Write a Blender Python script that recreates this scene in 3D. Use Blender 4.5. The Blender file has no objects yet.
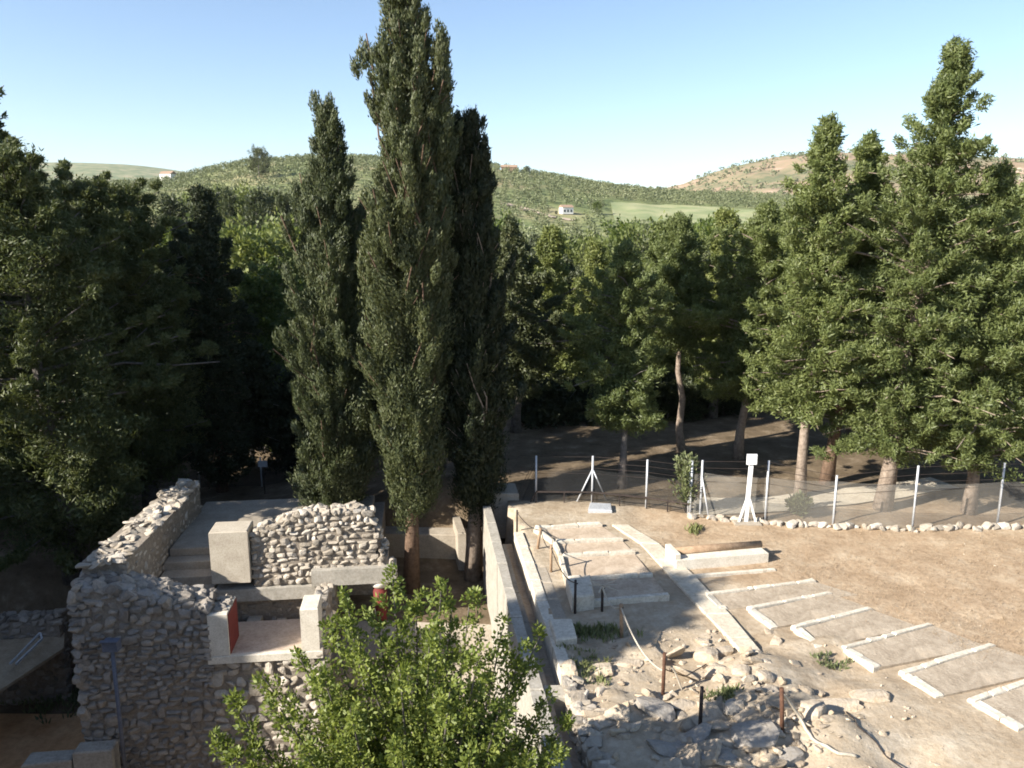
import bpy, math, random
import numpy as np
C = bpy.context.scene
COL = C.collection
R = np.random.default_rng(7)
random.seed(7)
rad = math.radians

# ------------------------------------------------------------------ camera model (used to survey points off the photograph)
F, PITCH, CAMH = 798.0, math.atan(0.2), 10.0
CP, SP = math.cos(PITCH), math.sin(PITCH)
def at(px, py, z=0.0):                       # ground point seen at a pixel, on the level z
    u = (px-512)/F; v = (384-py)/F
    t = (z-CAMH)/(-SP+v*CP)
    return np.array([u*t, (CP+v*SP)*t, z])
def xat(px, y, z):                           # x of a column of pixels at a depth y and height z
    return (px-512)/F*(y*CP-(z-CAMH)*SP)
def zat(py, y):                              # height seen at a pixel row at a depth y
    v = (384-py)/F
    return CAMH + y*(v*CP-SP)/(CP+v*SP)

# ------------------------------------------------------------------ numpy noise
def _hash(ix, iy, s):
    n = (ix.astype(np.int64)*374761393 + iy.astype(np.int64)*668265263 + s*982451653) & 0x7fffffff
    n = ((n ^ (n >> 13))*1274126177) & 0x7fffffff
    return ((n ^ (n >> 16)) & 0xffff)/65535.0
def vnoise(x, y, s=0):
    ix = np.floor(x); iy = np.floor(y); fx = x-ix; fy = y-iy
    fx = fx*fx*(3-2*fx); fy = fy*fy*(3-2*fy)
    a = _hash(ix, iy, s); b = _hash(ix+1, iy, s); c = _hash(ix, iy+1, s); d = _hash(ix+1, iy+1, s)
    return (a*(1-fx)+b*fx)*(1-fy)+(c*(1-fx)+d*fx)*fy - .5
def fbm(x, y, o=4, s=0):
    r = 0; a = 1.0
    for k in range(o):
        r = r+a*vnoise(x*2**k, y*2**k, s+k); a *= .5
    return r
def sst(a, b, x):
    t = np.clip((x-a)/(b-a), 0, 1); return t*t*(3-2*t)

# ------------------------------------------------------------------ materials
def new_mat(name):
    m = bpy.data.materials.new(name); m.use_nodes = True
    nt = m.node_tree; nt.nodes.clear()
    return m, nt, nt.nodes, nt.links
def ramp(N, stops):
    r = N.new('ShaderNodeValToRGB'); e = r.color_ramp.elements
    while len(e) < len(stops): e.new(.5)
    for k, (p, c) in enumerate(stops):
        e[k].position = p; e[k].color = (*c, 1)
    return r
def noise(N, L, coord, scale, detail=5, rough=.6):
    n = N.new('ShaderNodeTexNoise'); n.inputs['Scale'].default_value = scale
    n.inputs['Detail'].default_value = detail; n.inputs['Roughness'].default_value = rough
    L.new(coord, n.inputs['Vector']); return n
def mixc(N, L, fac, a, b, mode='MIX'):
    m = N.new('ShaderNodeMix'); m.data_type = 'RGBA'; m.blend_type = mode
    for sock, val in ((m.inputs[0], fac), (m.inputs[6], a), (m.inputs[7], b)):
        if hasattr(val, 'is_linked'): L.new(val, sock)
        elif isinstance(val, (int, float)): sock.default_value = val
        else: sock.default_value = (*val, 1)
    return m.outputs[2]
def surf(name, stops, scale=3, rough=.9, bump=.3, bscale=25, island=0., stain=None, metal=0.):
    """noise-driven colour, optional per-island (per-stone) variation, optional stain colour, bump"""
    m, nt, N, L = new_mat(name)
    out = N.new('ShaderNodeOutputMaterial'); b = N.new('ShaderNodeBsdfPrincipled')
    b.inputs['Roughness'].default_value = rough; b.inputs['Metallic'].default_value = metal
    b.inputs['Specular IOR Level'].default_value = .25
    tc = N.new('ShaderNodeTexCoord').outputs['Object']
    n = noise(N, L, tc, scale)
    fac = n.outputs['Fac']
    if island:
        g = N.new('ShaderNodeNewGeometry')
        mm = N.new('ShaderNodeMath'); mm.operation = 'MULTIPLY_ADD'
        L.new(g.outputs['Random Per Island'], mm.inputs[0]); mm.inputs[1].default_value = island
        ms = N.new('ShaderNodeMath'); ms.operation = 'MULTIPLY'; L.new(fac, ms.inputs[0]); ms.inputs[1].default_value = 1-island
        L.new(ms.outputs[0], mm.inputs[2]); fac = mm.outputs[0]
    r = ramp(N, stops); L.new(fac, r.inputs['Fac']); col = r.outputs['Color']
    if stain:
        n2 = noise(N, L, tc, stain[1], 8, .7); r2 = ramp(N, [(stain[2], (0, 0, 0)), (stain[2]+.14, (1, 1, 1))])
        L.new(n2.outputs['Fac'], r2.inputs['Fac']); col = mixc(N, L, r2.outputs['Color'], col, stain[0])
    if bump:
        gr = noise(N, L, tc, bscale*.55, 8, .75); g2 = ramp(N, [(.36, (.70, .68, .65)), (.56, (1, 1, 1))])
        L.new(gr.outputs['Fac'], g2.inputs['Fac']); col = mixc(N, L, .85, col, g2.outputs['Color'], 'MULTIPLY')
    L.new(col, b.inputs['Base Color'])
    if bump:
        nb = noise(N, L, tc, bscale, 6, .65); bp = N.new('ShaderNodeBump')
        bp.inputs['Strength'].default_value = bump; bp.inputs['Distance'].default_value = .05
        L.new(nb.outputs['Fac'], bp.inputs['Height']); L.new(bp.outputs['Normal'], b.inputs['Normal'])
    L.new(b.outputs['BSDF'], out.inputs['Surface'])
    return m
def leafmat(name, c1, c2, c3=None, trans=.3, nscale=.5):
    m, nt, N, L = new_mat(name)
    out = N.new('ShaderNodeOutputMaterial')
    g = N.new('ShaderNodeNewGeometry')
    tc = N.new('ShaderNodeTexCoord').outputs['Object']
    n = noise(N, L, tc, nscale, 3)
    mm = N.new('ShaderNodeMath'); mm.operation = 'MULTIPLY_ADD'; mm.inputs[1].default_value = .5
    ms = N.new('ShaderNodeMath'); ms.operation = 'MULTIPLY'; ms.inputs[1].default_value = .5
    L.new(n.outputs['Fac'], ms.inputs[0]); L.new(g.outputs['Random Per Island'], mm.inputs[0]); L.new(ms.outputs[0], mm.inputs[2])
    st = [(.2, c1), (.75, c2)]
    if c3: st.append((.97, c3))
    r = ramp(N, st); L.new(mm.outputs[0], r.inputs['Fac'])
    d = N.new('ShaderNodeBsdfDiffuse'); t = N.new('ShaderNodeBsdfTranslucent')
    oi = N.new('ShaderNodeObjectInfo'); tr_ = ramp(N, [(0, (.84, .86, .9)), (.5, (1, 1, 1)), (1, (1.16, 1.1, .98))]); L.new(oi.outputs['Random'], tr_.inputs['Fac'])
    tinted = mixc(N, L, 1.0, r.outputs['Color'], tr_.outputs['Color'], 'MULTIPLY')
    L.new(tinted, d.inputs['Color'])
    tint = mixc(N, L, .5, tinted, (1.0, 1.0, .35), 'MULTIPLY'); L.new(r.outputs['Color'], t.inputs['Color'])
    L.new(tint, t.inputs['Color'])
    gl = N.new('ShaderNodeBsdfGlossy'); gl.inputs['Roughness'].default_value = .55; gl.inputs['Color'].default_value = (.6, .6, .6, 1)
    mx = N.new('ShaderNodeMixShader'); mx.inputs[0].default_value = trans
    L.new(d.outputs[0], mx.inputs[1]); L.new(t.outputs[0], mx.inputs[2])
    m2 = N.new('ShaderNodeMixShader'); m2.inputs[0].default_value = .04
    L.new(mx.outputs[0], m2.inputs[1]); L.new(gl.outputs[0], m2.inputs[2])
    L.new(m2.outputs[0], out.inputs['Surface'])
    return m

M = {}
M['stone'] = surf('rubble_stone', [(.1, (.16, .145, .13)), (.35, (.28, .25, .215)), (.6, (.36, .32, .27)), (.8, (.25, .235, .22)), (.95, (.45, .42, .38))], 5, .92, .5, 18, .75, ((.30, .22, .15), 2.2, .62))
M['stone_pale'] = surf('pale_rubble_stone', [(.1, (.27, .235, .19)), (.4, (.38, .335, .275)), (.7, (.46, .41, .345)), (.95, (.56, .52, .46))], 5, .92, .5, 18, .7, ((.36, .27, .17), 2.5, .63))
M['mortar'] = surf('mortar', [(.3, (.22, .19, .155)), (.7, (.33, .285, .235))], 9, .95, .5, 30)
M['block'] = surf('smooth_block', [(.3, (.40, .35, .28)), (.7, (.50, .45, .37))], 2.2, .85, .15, 40, 0, ((.33, .28, .21), 1.3, .58))
M['concrete'] = surf('concrete', [(.25, (.27, .235, .19)), (.55, (.36, .315, .255)), (.8, (.43, .385, .32))], 1.6, .9, .2, 30, 0, ((.27, .24, .2), .9, .57))
M['beam'] = surf('grey_beam', [(.3, (.30, .28, .24)), (.7, (.42, .39, .34))], 3, .88, .3, 20, 0, ((.45, .34, .2), 2, .66))
M['plaster'] = surf('pale_plaster', [(.3, (.58, .53, .44)), (.7, (.70, .65, .56))], 3, .85, .15, 40, 0, ((.42, .36, .28), 1.5, .64))
M['red'] = surf('red_paint', [(.3, (.13, .022, .02)), (.7, (.19, .036, .03))], 4, .7, .1, 30, 0, ((.42, .3, .26), 5, .72))
M['kerb'] = surf('limestone_kerb', [(.25, (.50, .45, .37)), (.6, (.62, .57, .48)), (.85, (.70, .66, .57))], 3, .9, .3, 22, 0, ((.40, .32, .23), 1.7, .62))
M['bedfloor'] = surf('grey_screed', [(.25, (.29, .235, .175)), (.5, (.385, .32, .245)), (.75, (.48, .41, .325))], 1.9, .93, .5, 16, 0, ((.46, .37, .27), 1.1, .55))
M['bedwarm'] = surf('warm_screed', [(.25, (.38, .30, .22)), (.55, (.47, .38, .29)), (.8, (.55, .47, .37))], 1.6, .93, .35, 16)
M['warmfloor'] = surf('pinkish_floor', [(.25, (.42, .33, .26)), (.6, (.52, .42, .34)), (.85, (.58, .50, .42))], 2.5, .9, .2, 20)
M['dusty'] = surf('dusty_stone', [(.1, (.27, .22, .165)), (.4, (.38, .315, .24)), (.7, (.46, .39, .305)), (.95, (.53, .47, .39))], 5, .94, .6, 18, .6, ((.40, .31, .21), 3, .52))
M['path'] = surf('path_stone', [(.25, (.48, .42, .33)), (.6, (.58, .52, .42)), (.85, (.66, .60, .50))], 1.6, .9, .3, 18, 0, ((.42, .34, .24), .9, .6))
M['rust'] = surf('rusted_iron', [(.3, (.06, .03, .02)), (.7, (.13, .065, .04))], 8, .8, .3, 50)
M['dark_iron'] = surf('dark_iron', [(.3, (.025, .02, .018)), (.7, (.06, .045, .04))], 8, .7, .2, 50)
M['wood'] = surf('weathered_wood', [(.3, (.24, .16, .10)), (.7, (.38, .27, .18))], 6, .85, .3, 40)
M['galv'] = surf('galvanised_steel', [(.3, (.45, .47, .50)), (.7, (.60, .62, .65))], 6, .5, .05, 40, 0, None, .3)
M['white_paint'] = surf('white_paint', [(.3, (.74, .75, .76)), (.7, (.82, .83, .84))], 3, .6, .05, 40)
M['grey_paint'] = surf('grey_paint', [(.3, (.10, .115, .15)), (.7, (.14, .155, .2))], 5, .6, .05, 40)
M['rope'] = surf('pale_rope', [(.3, (.42, .37, .29)), (.7, (.58, .52, .43))], 30, .95, .4, 120)
M['bark_pale'] = surf('pale_bark', [(.3, (.17, .13, .10)), (.7, (.33, .27, .22))], 7, .95, .7, 14)
M['bark_brown'] = surf('brown_bark', [(.3, (.10, .065, .045)), (.7, (.20, .135, .095))], 7, .95, .7, 14)
M['bark_grey'] = surf('grey_bark', [(.3, (.09, .08, .075)), (.7, (.19, .17, .15))], 7, .95, .7, 14)
M['shed_sheet'] = surf('weathered_sheet', [(.3, (.28, .22, .15)), (.7, (.44, .36, .26))], 2.5, .7, .2, 30)
M['render_white'] = surf('white_render', [(.3, (.70, .68, .64)), (.7, (.8, .78, .75))], 1, .9, 0)
M['render_tan'] = surf('tan_render', [(.3, (.45, .32, .25)), (.7, (.55, .42, .33))], 1, .9, 0)
M['tile'] = surf('roof_tile', [(.3, (.26, .17, .12)), (.7, (.34, .24, .17))], 2, .9, 0)
M['pane'] = surf('window_pane', [(.3, (.03, .035, .04)), (.7, (.05, .055, .06))], 2, .2, 0)
M['palace'] = surf('palace_masonry', [(.3, (.36, .31, .25)), (.7, (.48, .42, .34))], 2, .9, .3, 12)
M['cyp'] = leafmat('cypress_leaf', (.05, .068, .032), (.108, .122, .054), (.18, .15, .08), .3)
M['cyp_dark'] = leafmat('dark_cypress_leaf', (.022, .032, .014), (.045, .055, .022), (.09, .08, .035), .2)  # darker copy of the cypress leaf, with shade put into its colour
M['rcyp'] = leafmat('ragged_cypress_leaf', (.105, .138, .044), (.198, .23, .075), (.27, .25, .11), .42)
M['pine'] = leafmat('pine_needle', (.055, .075, .026), (.12, .135, .046), (.18, .14, .06), .32)
M['broad'] = leafmat('broad_leaf', (.05, .085, .02), (.13, .17, .035), (.22, .21, .05), .4)
M['fore'] = leafmat('foreground_leaf', (.10, .145, .03), (.225, .27, .062), (.35, .33, .08), .42, .7)
M['olive'] = leafmat('olive_leaf', (.105, .125, .062), (.18, .20, .105), (.24, .23, .13), .2, .02)
M['grass_green'] = leafmat('green_grass', (.12, .145, .06), (.22, .24, .11), (.32, .29, .16), .3, 2)
M['grass_dry'] = leafmat('dry_grass', (.30, .215, .135), (.42, .32, .215), (.52, .43, .31), .2, .6)

def netmat(name, col, cover):
    m, nt, N, L = new_mat(name)
    out = N.new('ShaderNodeOutputMaterial'); d = N.new('ShaderNodeBsdfDiffuse'); d.inputs['Color'].default_value = (*col, 1)
    t = N.new('ShaderNodeBsdfTransparent'); mx = N.new('ShaderNodeMixShader')
    tc = N.new('ShaderNodeTexCoord').outputs['Object']; n = noise(N, L, tc, .7, 3)
    r = ramp(N, [(.3, (cover-.12,)*3), (.7, (cover+.1,)*3)]); L.new(n.outputs['Fac'], r.inputs['Fac'])
    L.new(r.outputs['Color'], mx.inputs[0]); L.new(t.outputs[0], mx.inputs[1]); L.new(d.outputs[0], mx.inputs[2])
    L.new(mx.outputs[0], out.inputs['Surface']); return m
M['net'] = netmat('shade_net', (.21, .20, .18), .40)
M['net_dark'] = netmat('dark_net', (.035, .035, .035), .45)

# ------------------------------------------------------------------ object helpers
def link(name, me, parent=None, mat=None):
    o = bpy.data.objects.new(name, me); COL.objects.link(o)
    if mat is not None:
        for m in (mat if isinstance(mat, (list, tuple)) else [mat]): me.materials.append(m)
    if parent is not None: o.parent = parent
    return o
def mesh_np(name, V, Fq, mats=None, smooth=False, midx=None):
    """V (n,3), Fq list of arrays of equal-width faces"""
    me = bpy.data.meshes.new(name)
    V = np.asarray(V, np.float32)
    Fs = [np.asarray(f, np.int32) for f in (Fq if isinstance(Fq, list) else [Fq]) if len(f)]
    loops = np.concatenate([f.ravel() for f in Fs]); tot = np.concatenate([np.full(len(f), f.shape[1], np.int32) for f in Fs])
    st = np.concatenate([[0], np.cumsum(tot)[:-1]]).astype(np.int32)
    me.vertices.add(len(V)); me.vertices.foreach_set('co', V.ravel())
    me.loops.add(len(loops)); me.loops.foreach_set('vertex_index', loops)
    me.polygons.add(len(tot)); me.polygons.foreach_set('loop_start', st); me.polygons.foreach_set('loop_total', tot)
    if smooth is not False:
        me.polygons.foreach_set('use_smooth', np.full(len(tot), True) if smooth is True else np.asarray(smooth, bool))
    if midx is not None: me.polygons.foreach_set('material_index', np.asarray(midx, np.int32))
    me.update(calc_edges=True)
    return me
class MB:
    """collects quads, tris and n-gons of one mesh"""
    def __init__(s): s.V = []; s.F = {}; s.n = 0
    def add(s, V, Fq, mi=0, smooth=False):
        V = np.asarray(V, float); Fq = np.asarray(Fq, int)
        s.V.append(V); s.F.setdefault((Fq.shape[1], mi, smooth), []).append(Fq+s.n); s.n += len(V)
    def build(s, name, mats, parent=None):
        Fs = []; mi = []; sm = []
        for (w, m, k), L in s.F.items():
            f = np.concatenate(L); Fs.append(f); mi += [m]*len(f); sm += [k]*len(f)
        return link(name, mesh_np(name, np.concatenate(s.V), Fs, None, sm, mi), parent, mats)
    def prism(s, pts, z0, z1, cham=.015, mi=0):
        """vertical prism over the polygon pts (ccw or cw), top edges chamfered; z1 may be a list"""
        P = np.array([p[:2] for p in pts], float); n = len(P)
        a = sum(P[i, 0]*P[(i+1) % n, 1]-P[(i+1) % n, 0]*P[i, 1] for i in range(n))
        zt = np.full(n, z1, float) if np.isscalar(z1) else np.array(z1, float)
        if a < 0: P = P[::-1]; zt = zt[::-1]
        c = P.mean(0); q = np.linalg.norm(P-c, axis=1)[:, None]; I = P-(P-c)/q*cham*1.4
        V = np.concatenate([np.c_[P, np.full(n, z0)], np.c_[P, zt-cham], np.c_[I, zt]])
        i = np.arange(n); j = (i+1) % n
        s.add(V, np.concatenate([np.c_[i, j, j+n, i+n], np.c_[i+n, j+n, j+2*n, i+2*n]]), mi)
        b = s.n-len(V)
        s.F.setdefault((n, mi, False), []).append((np.arange(n)+2*n+b)[None]); s.F[(n, mi, False)].append((np.arange(n)[::-1]+b)[None])
    def tube(s, pts, radii, sides=8, mi=0, cap=True, smooth=True):
        P = np.array(pts, float); n = len(P); rr = np.full(n, radii, float) if np.isscalar(radii) else np.array(radii, float)
        T = np.gradient(P, axis=0) if n > 1 else None
        T /= np.linalg.norm(T, axis=1)[:, None]+1e-9
        ref = np.array([0, 0, 1.]) if abs(T[0, 2]) < .9 else np.array([1., 0, 0])
        A = np.cross(T, ref); A /= np.linalg.norm(A, axis=1)[:, None]+1e-9; B = np.cross(T, A)
        th = np.arange(sides)/sides*2*np.pi
        V = P[:, None]+rr[:, None, None]*(A[:, None]*np.cos(th)[None, :, None]+B[:, None]*np.sin(th)[None, :, None])
        i = np.arange(sides); j = (i+1) % sides
        Fq = np.concatenate([np.c_[i+k*sides, j+k*sides, j+(k+1)*sides, i+(k+1)*sides] for k in range(n-1)])
        b = s.n; s.add(V.reshape(-1, 3), Fq, mi, smooth)
        if cap:
            s.F.setdefault((sides, mi, False), []).append((i[::-1]+b)[None]); s.F[(sides, mi, False)].append((i+(n-1)*sides+b)[None])
    def bar(s, a, b, w, h, mi=0):
        """rectangular bar from a to b; w across, h up"""
        a = np.array(a, float); b = np.array(b, float); t = (b-a)/np.linalg.norm(b-a)
        up = np.array([0, 0, 1.]) if abs(t[2]) < .95 else np.array([0, 1., 0])
        x = np.cross(t, up); x /= np.linalg.norm(x); y = np.cross(x, t)
        o = [x*sx*w/2+y*sy*h/2 for sx, sy in ((-1, -1), (1, -1), (1, 1), (-1, 1))]
        s.add([a+k for k in o]+[b+k for k in o], [[0, 1, 5, 4], [1, 2, 6, 5], [2, 3, 7, 6], [3, 0, 4, 7], [3, 2, 1, 0], [4, 5, 6, 7]], mi)

def setp(o, label, cat, group=None, kind=None):
    if label: o['label'] = label
    if cat: o['category'] = cat
    if group: o['group'] = group
    if kind: o['kind'] = kind
    return o
def thing(name, label, cat, loc=(0, 0, 0), rz=0, group=None):
    o = bpy.data.objects.new(name, None); COL.objects.link(o); o.location = loc; o.rotation_euler = (0, 0, rz)
    o.empty_display_size = .3
    return setp(o, label, cat, group)
def recentre(o, p):
    """put a mesh object's origin at its base point"""
    p = np.array(p, float); me = o.data
    co = np.empty(len(me.vertices)*3, np.float32); me.vertices.foreach_get('co', co)
    co = co.reshape(-1, 3)-p; me.vertices.foreach_set('co', co.astype(np.float32).ravel()); me.update()
    o.location = p; return o

# unit stone: a cube of 4x4 cells per side
def _stone_unit(n=4):
    idx = {}; V = []; Fq = []
    def vid(p):
        k = tuple(p)
        if k not in idx: idx[k] = len(V); V.append([2*c/n-1 for c in p])
        return idx[k]
    for ax in range(3):
        for sd in (0, n):
            for i in range(n):
                for j in range(n):
                    q = []
                    for di, dj in ((0, 0), (1, 0), (1, 1), (0, 1)):
                        p = [0, 0, 0]; p[ax] = sd; p[(ax+1) % 3] = i+di; p[(ax+2) % 3] = j+dj; q.append(vid(p))
                    Fq.append(q if sd else q[::-1])
    return np.array(V), np.array(Fq)
SU, SF = _stone_unit()
SPH = SU/np.linalg.norm(SU, axis=1)[:, None]
def stones(mb, cen, dims, axes, rough=.1, roundness=.5, tilt=.12, mi=0, rng=R):
    """cen (n,3), dims (n,3) full sizes along the three axes (3,3 rows) - irregular rounded stones"""
    cen = np.asarray(cen, float); n = len(cen)
    if n == 0: return
    rd = np.clip(rng.normal(roundness, .12, n), .15, .95)[:, None, None]
    U = SU[None]*(1-rd)*.9+SPH[None]*rd*1.12
    # lumpy: a few random plane cuts and bulges
    for k in range(7):
        d = rng.normal(size=(n, 1, 3)); d /= np.linalg.norm(d, axis=2)[:, :, None]
        p = (U*d).sum(2, keepdims=True); lim = rng.uniform(.52, .95, (n, 1, 1))
        U = U-d*np.maximum(p-lim, 0)*.85
    U = U+rng.normal(0, rough*.22, U.shape)
    U = U*np.asarray(dims, float)[:, None]/2
    a = rng.normal(0, tilt, (n, 3))
    ca, sa = np.cos(a), np.sin(a)
    for ax in range(3):
        i, j = (ax+1) % 3, (ax+2) % 3
        x, y = U[:, :, i].copy(), U[:, :, j].copy()
        U[:, :, i] = ca[:, ax, None]*x-sa[:, ax, None]*y; U[:, :, j] = sa[:, ax, None]*x+ca[:, ax, None]*y
    W = cen[:, None]+U@np.asarray(axes, float)
    Fq = (SF[None]+(np.arange(n)*len(SU))[:, None, None]).reshape(-1, 4)
    mb.add(W.reshape(-1, 3), Fq, mi, False)
def rubble_face(mb, O, eu, ev, en, U, top, bot=0., hr=(.16, .30), lr=(.18, .5), mi=0, out=.02, rng=R):
    """courses of stones on a face: O origin, eu along, ev up, en outward; top may be a function of u"""
    tf = top if callable(top) else (lambda u: top)
    eu, ev, en = (np.array(e, float) for e in (eu, ev, en)); O = np.array(O, float)
    v = bot; cs = []; ds = []; vmax = max(tf(u) for u in np.linspace(0, U, 30))
    while v < vmax:
        h = rng.uniform(*hr); u = -rng.uniform(0, .2)
        while u < U:
            l = rng.uniform(*lr)*(.7+h*1.5); um = min(max(u+l/2, .06), U-.06)
            hh = h*rng.uniform(.8, 1.12)
            if v+hh*.6 < tf(um):
                big = rng.random() < .10 and v+hh*1.5 < tf(um)
                cs.append(O+eu*um+ev*(v+h/2+rng.normal(0, .03)+(h*.35 if big else 0))+en*(out-.155+rng.normal(0, .018)+(.012 if big else 0)))
                ds.append((min(l, U)*rng.uniform(.88, 1.05), hh*(1.6 if big else rng.uniform(.85, 1.08)), .30))
            u += l
        v += h*.94
    stones(mb, cs, ds, [eu, ev, en], .09, .34, .09, mi, rng)
def rubble_top(mb, pts_fn, n, size=(.2, .42), mi=0, flat=.6, rng=R):
    cs = []; ds = []
    for k in range(n):
        cs.append(pts_fn(rng.random(), rng.random())); s = rng.uniform(*size)
        ds.append((s*rng.uniform(.9, 1.4), s*rng.uniform(.8, 1.1), s*flat*rng.uniform(.8, 1.2)))
    a = rng.random()*0
    stones(mb, cs, ds, np.eye(3), .1, .36, .35, mi, rng)

# ------------------------------------------------------------------ terrain
XW0, YW0, XWS = -.99, 26.86, -.125            # the outer line of the drain wall on the terrace's edge
def xwall(y): return XW0+(y-YW0)*XWS
def ridge_z(px, tab, r):
    xs = [a for a, b in tab]; ys = [b for a, b in tab]
    py = np.interp(px, xs, ys); v = (384-py)/F
    return CAMH+r*(v*CP-SP)/(CP+v*SP)
RID1 = [(-900, 190), (0, 188), (150, 186), (195, 178), (250, 166), (320, 161), (420, 163), (500, 171), (600, 187), (660, 194), (760, 200), (1024, 204), (1900, 204)]
RID2 = [(-900, 262), (420, 240), (560, 212), (640, 197), (680, 189), (700, 180), (740, 166), (780, 159), (830, 157), (900, 156), (960, 160), (1024, 163), (1400, 168), (1900, 178)]
RID3 = [(-900, 160), (100, 164), (150, 167.5), (168, 169), (200, 175), (300, 190), (420, 215), (1900, 225)]
def H(x, y, detail=True):
    x = np.asarray(x, float); y = np.asarray(y, float)
    r = np.hypot(x, y); side = x-xwall(y)
    court = np.where(x < -12.4, -6.2+3.3*sst(25.6, 28.6, y), -6.3+3.3*sst(22.3, 24.6, y))
    terr = 0*x
    back = -2.7+2.7*sst(-13, -.5, x)
    near = np.where(side > .88, terr, court)
    near = near+(back-near)*np.where(side > .88, sst(27, 31, y), sst(29.2, 31.5, y))
    val = -11*sst(46, 150, r)+4*sst(200, 330, r)
    z = near+val*sst(38, 60, r)
    yy = np.maximum(y, 1.0)
    px = 512+F*x/(yy*CP); fw = sst(-20, 120, y)
    def bump(tab, r0, r1, r2, fall):
        h = ridge_z(np.clip(px, -850, 1850), tab, r1*yy/np.maximum(np.hypot(x, yy), 1))
        p = sst(r0, r1, r); p = np.where(r > r1, 1-(r-r1)/(r2-r1)*fall, p)
        return h, p
    h1, p1 = bump(RID1, 240, 720, 1200, .5)
    z1 = -7+(h1+7)*np.clip(p1, 0, 1)
    h2, p2 = bump(RID2, 950, 1900, 3500, .5)
    z2 = -7+(h2+7)*np.clip(p2, -1, 1)
    h3, p3 = bump(RID3, 2600, 5200, 9000, .4)
    z3 = -20+(h3+20)*np.clip(p3, -1, 1)
    zz = np.where(r > 240, np.maximum(np.maximum(z1, z2), np.where(r > 2600, z3, -99)), z)
    z = np.where(r > 240, zz*fw+(-7)*(1-fw), z)
    if detail:
        amp = .03+.12*sst(18.9, 17.6, y)*sst(.9, 1.6, side)*sst(9.5, 7.0, x)
        z = z+fbm(x*.9, y*.9, 4, 3)*amp*2*sst(60, 40, r)
        z = z+(np.abs(fbm(x*2.3, y*2.3, 3, 33))*-.13+.025)*sst(18.9, 17.6, y)*sst(.9, 1.6, side)*sst(7.0, 5.0, x)*sst(60, 40, r)
        z = z+fbm(x*.06, y*.06, 4, 9)*1.5*sst(60, 120, r)*sst(1200, 500, r)
        z = z+fbm(x*.012, y*.012, 5, 19)*14*sst(900, 1500, r)*sst(6000, 4000, r)
        # the stony rise along the path's end
        d = np.hypot((x-5.6)/1.3, (y-15.0)/2.2); z = z+.28*np.clip(1-d, 0, 1)**.6*np.where(side > .9, 1, 0)
        # bank beside the beds drops a little to the right foreground
    return z
def Hs(x, y): return float(H(np.array([x]), np.array([y]))[0])

def axis(c, a, b, lo, hi, n):
    s0 = np.arcsinh((lo-c)/a); s1 = np.arcsinh((hi-c)/a)
    return c+a*np.sinh(np.linspace(s0, s1, n))
gx = np.unique(np.concatenate([axis(0, 10, 8, -9000, -14, 120), np.arange(-14, 16.01, .22), axis(0, 10, 8, 16, 9000, 120)]))
gy = np.unique(np.concatenate([axis(20, 10, 8, -600, 9, 40), np.arange(9, 33.01, .22), axis(20, 12, 8, 33.3, 9500, 190)]))
GX, GY = np.meshgrid(gx, gy); GZ = H(GX, GY)
nx, ny = len(gx), len(gy)
ii, jj = np.meshgrid(np.arange(nx-1), np.arange(ny-1))
q0 = (jj*nx+ii).ravel(); FQ = np.c_[q0, q0+1, q0+nx+1, q0+nx]
gme = mesh_np('ground', np.c_[GX.ravel(), GY.ravel(), GZ.ravel()], FQ, None, True)
rr = np.hypot(GX, GY)
# what covers the soil where: r = straw field, g = hill scrub, b = needle litter under the wood, a = bare mountain
sideG = GX-xwall(GY)
straw = sst(3.2, 5.5, GX-(.0))*sst(14, 17, GY+GX*.55-3.5)*sst(29, 26.5, GY+.0*GX)*sst(40, 30, rr)
beds = sst(0, 1.2, (GX-5.0)*.75+(GY-21.5)*.66)      # right of the beds' line
straw = straw*(.25+.75*beds)
litter = np.clip(sst(27.0, 29, GY)*sst(240, 150, rr)+sst(.9, .6, sideG)*sst(90, 60, rr), 0, 1)
scrub = sst(180, 300, rr)*np.maximum(sst(1500, 1100, rr), sst(2600, 3600, rr))
mount = sst(1100, 1500, rr)*sst(3600, 2600, rr)
ca = gme.color_attributes.new('cover', 'FLOAT_COLOR', 'POINT')
ca.data.foreach_set('color', np.stack([straw, scrub, litter, mount], -1).astype(np.float32).ravel())
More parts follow.
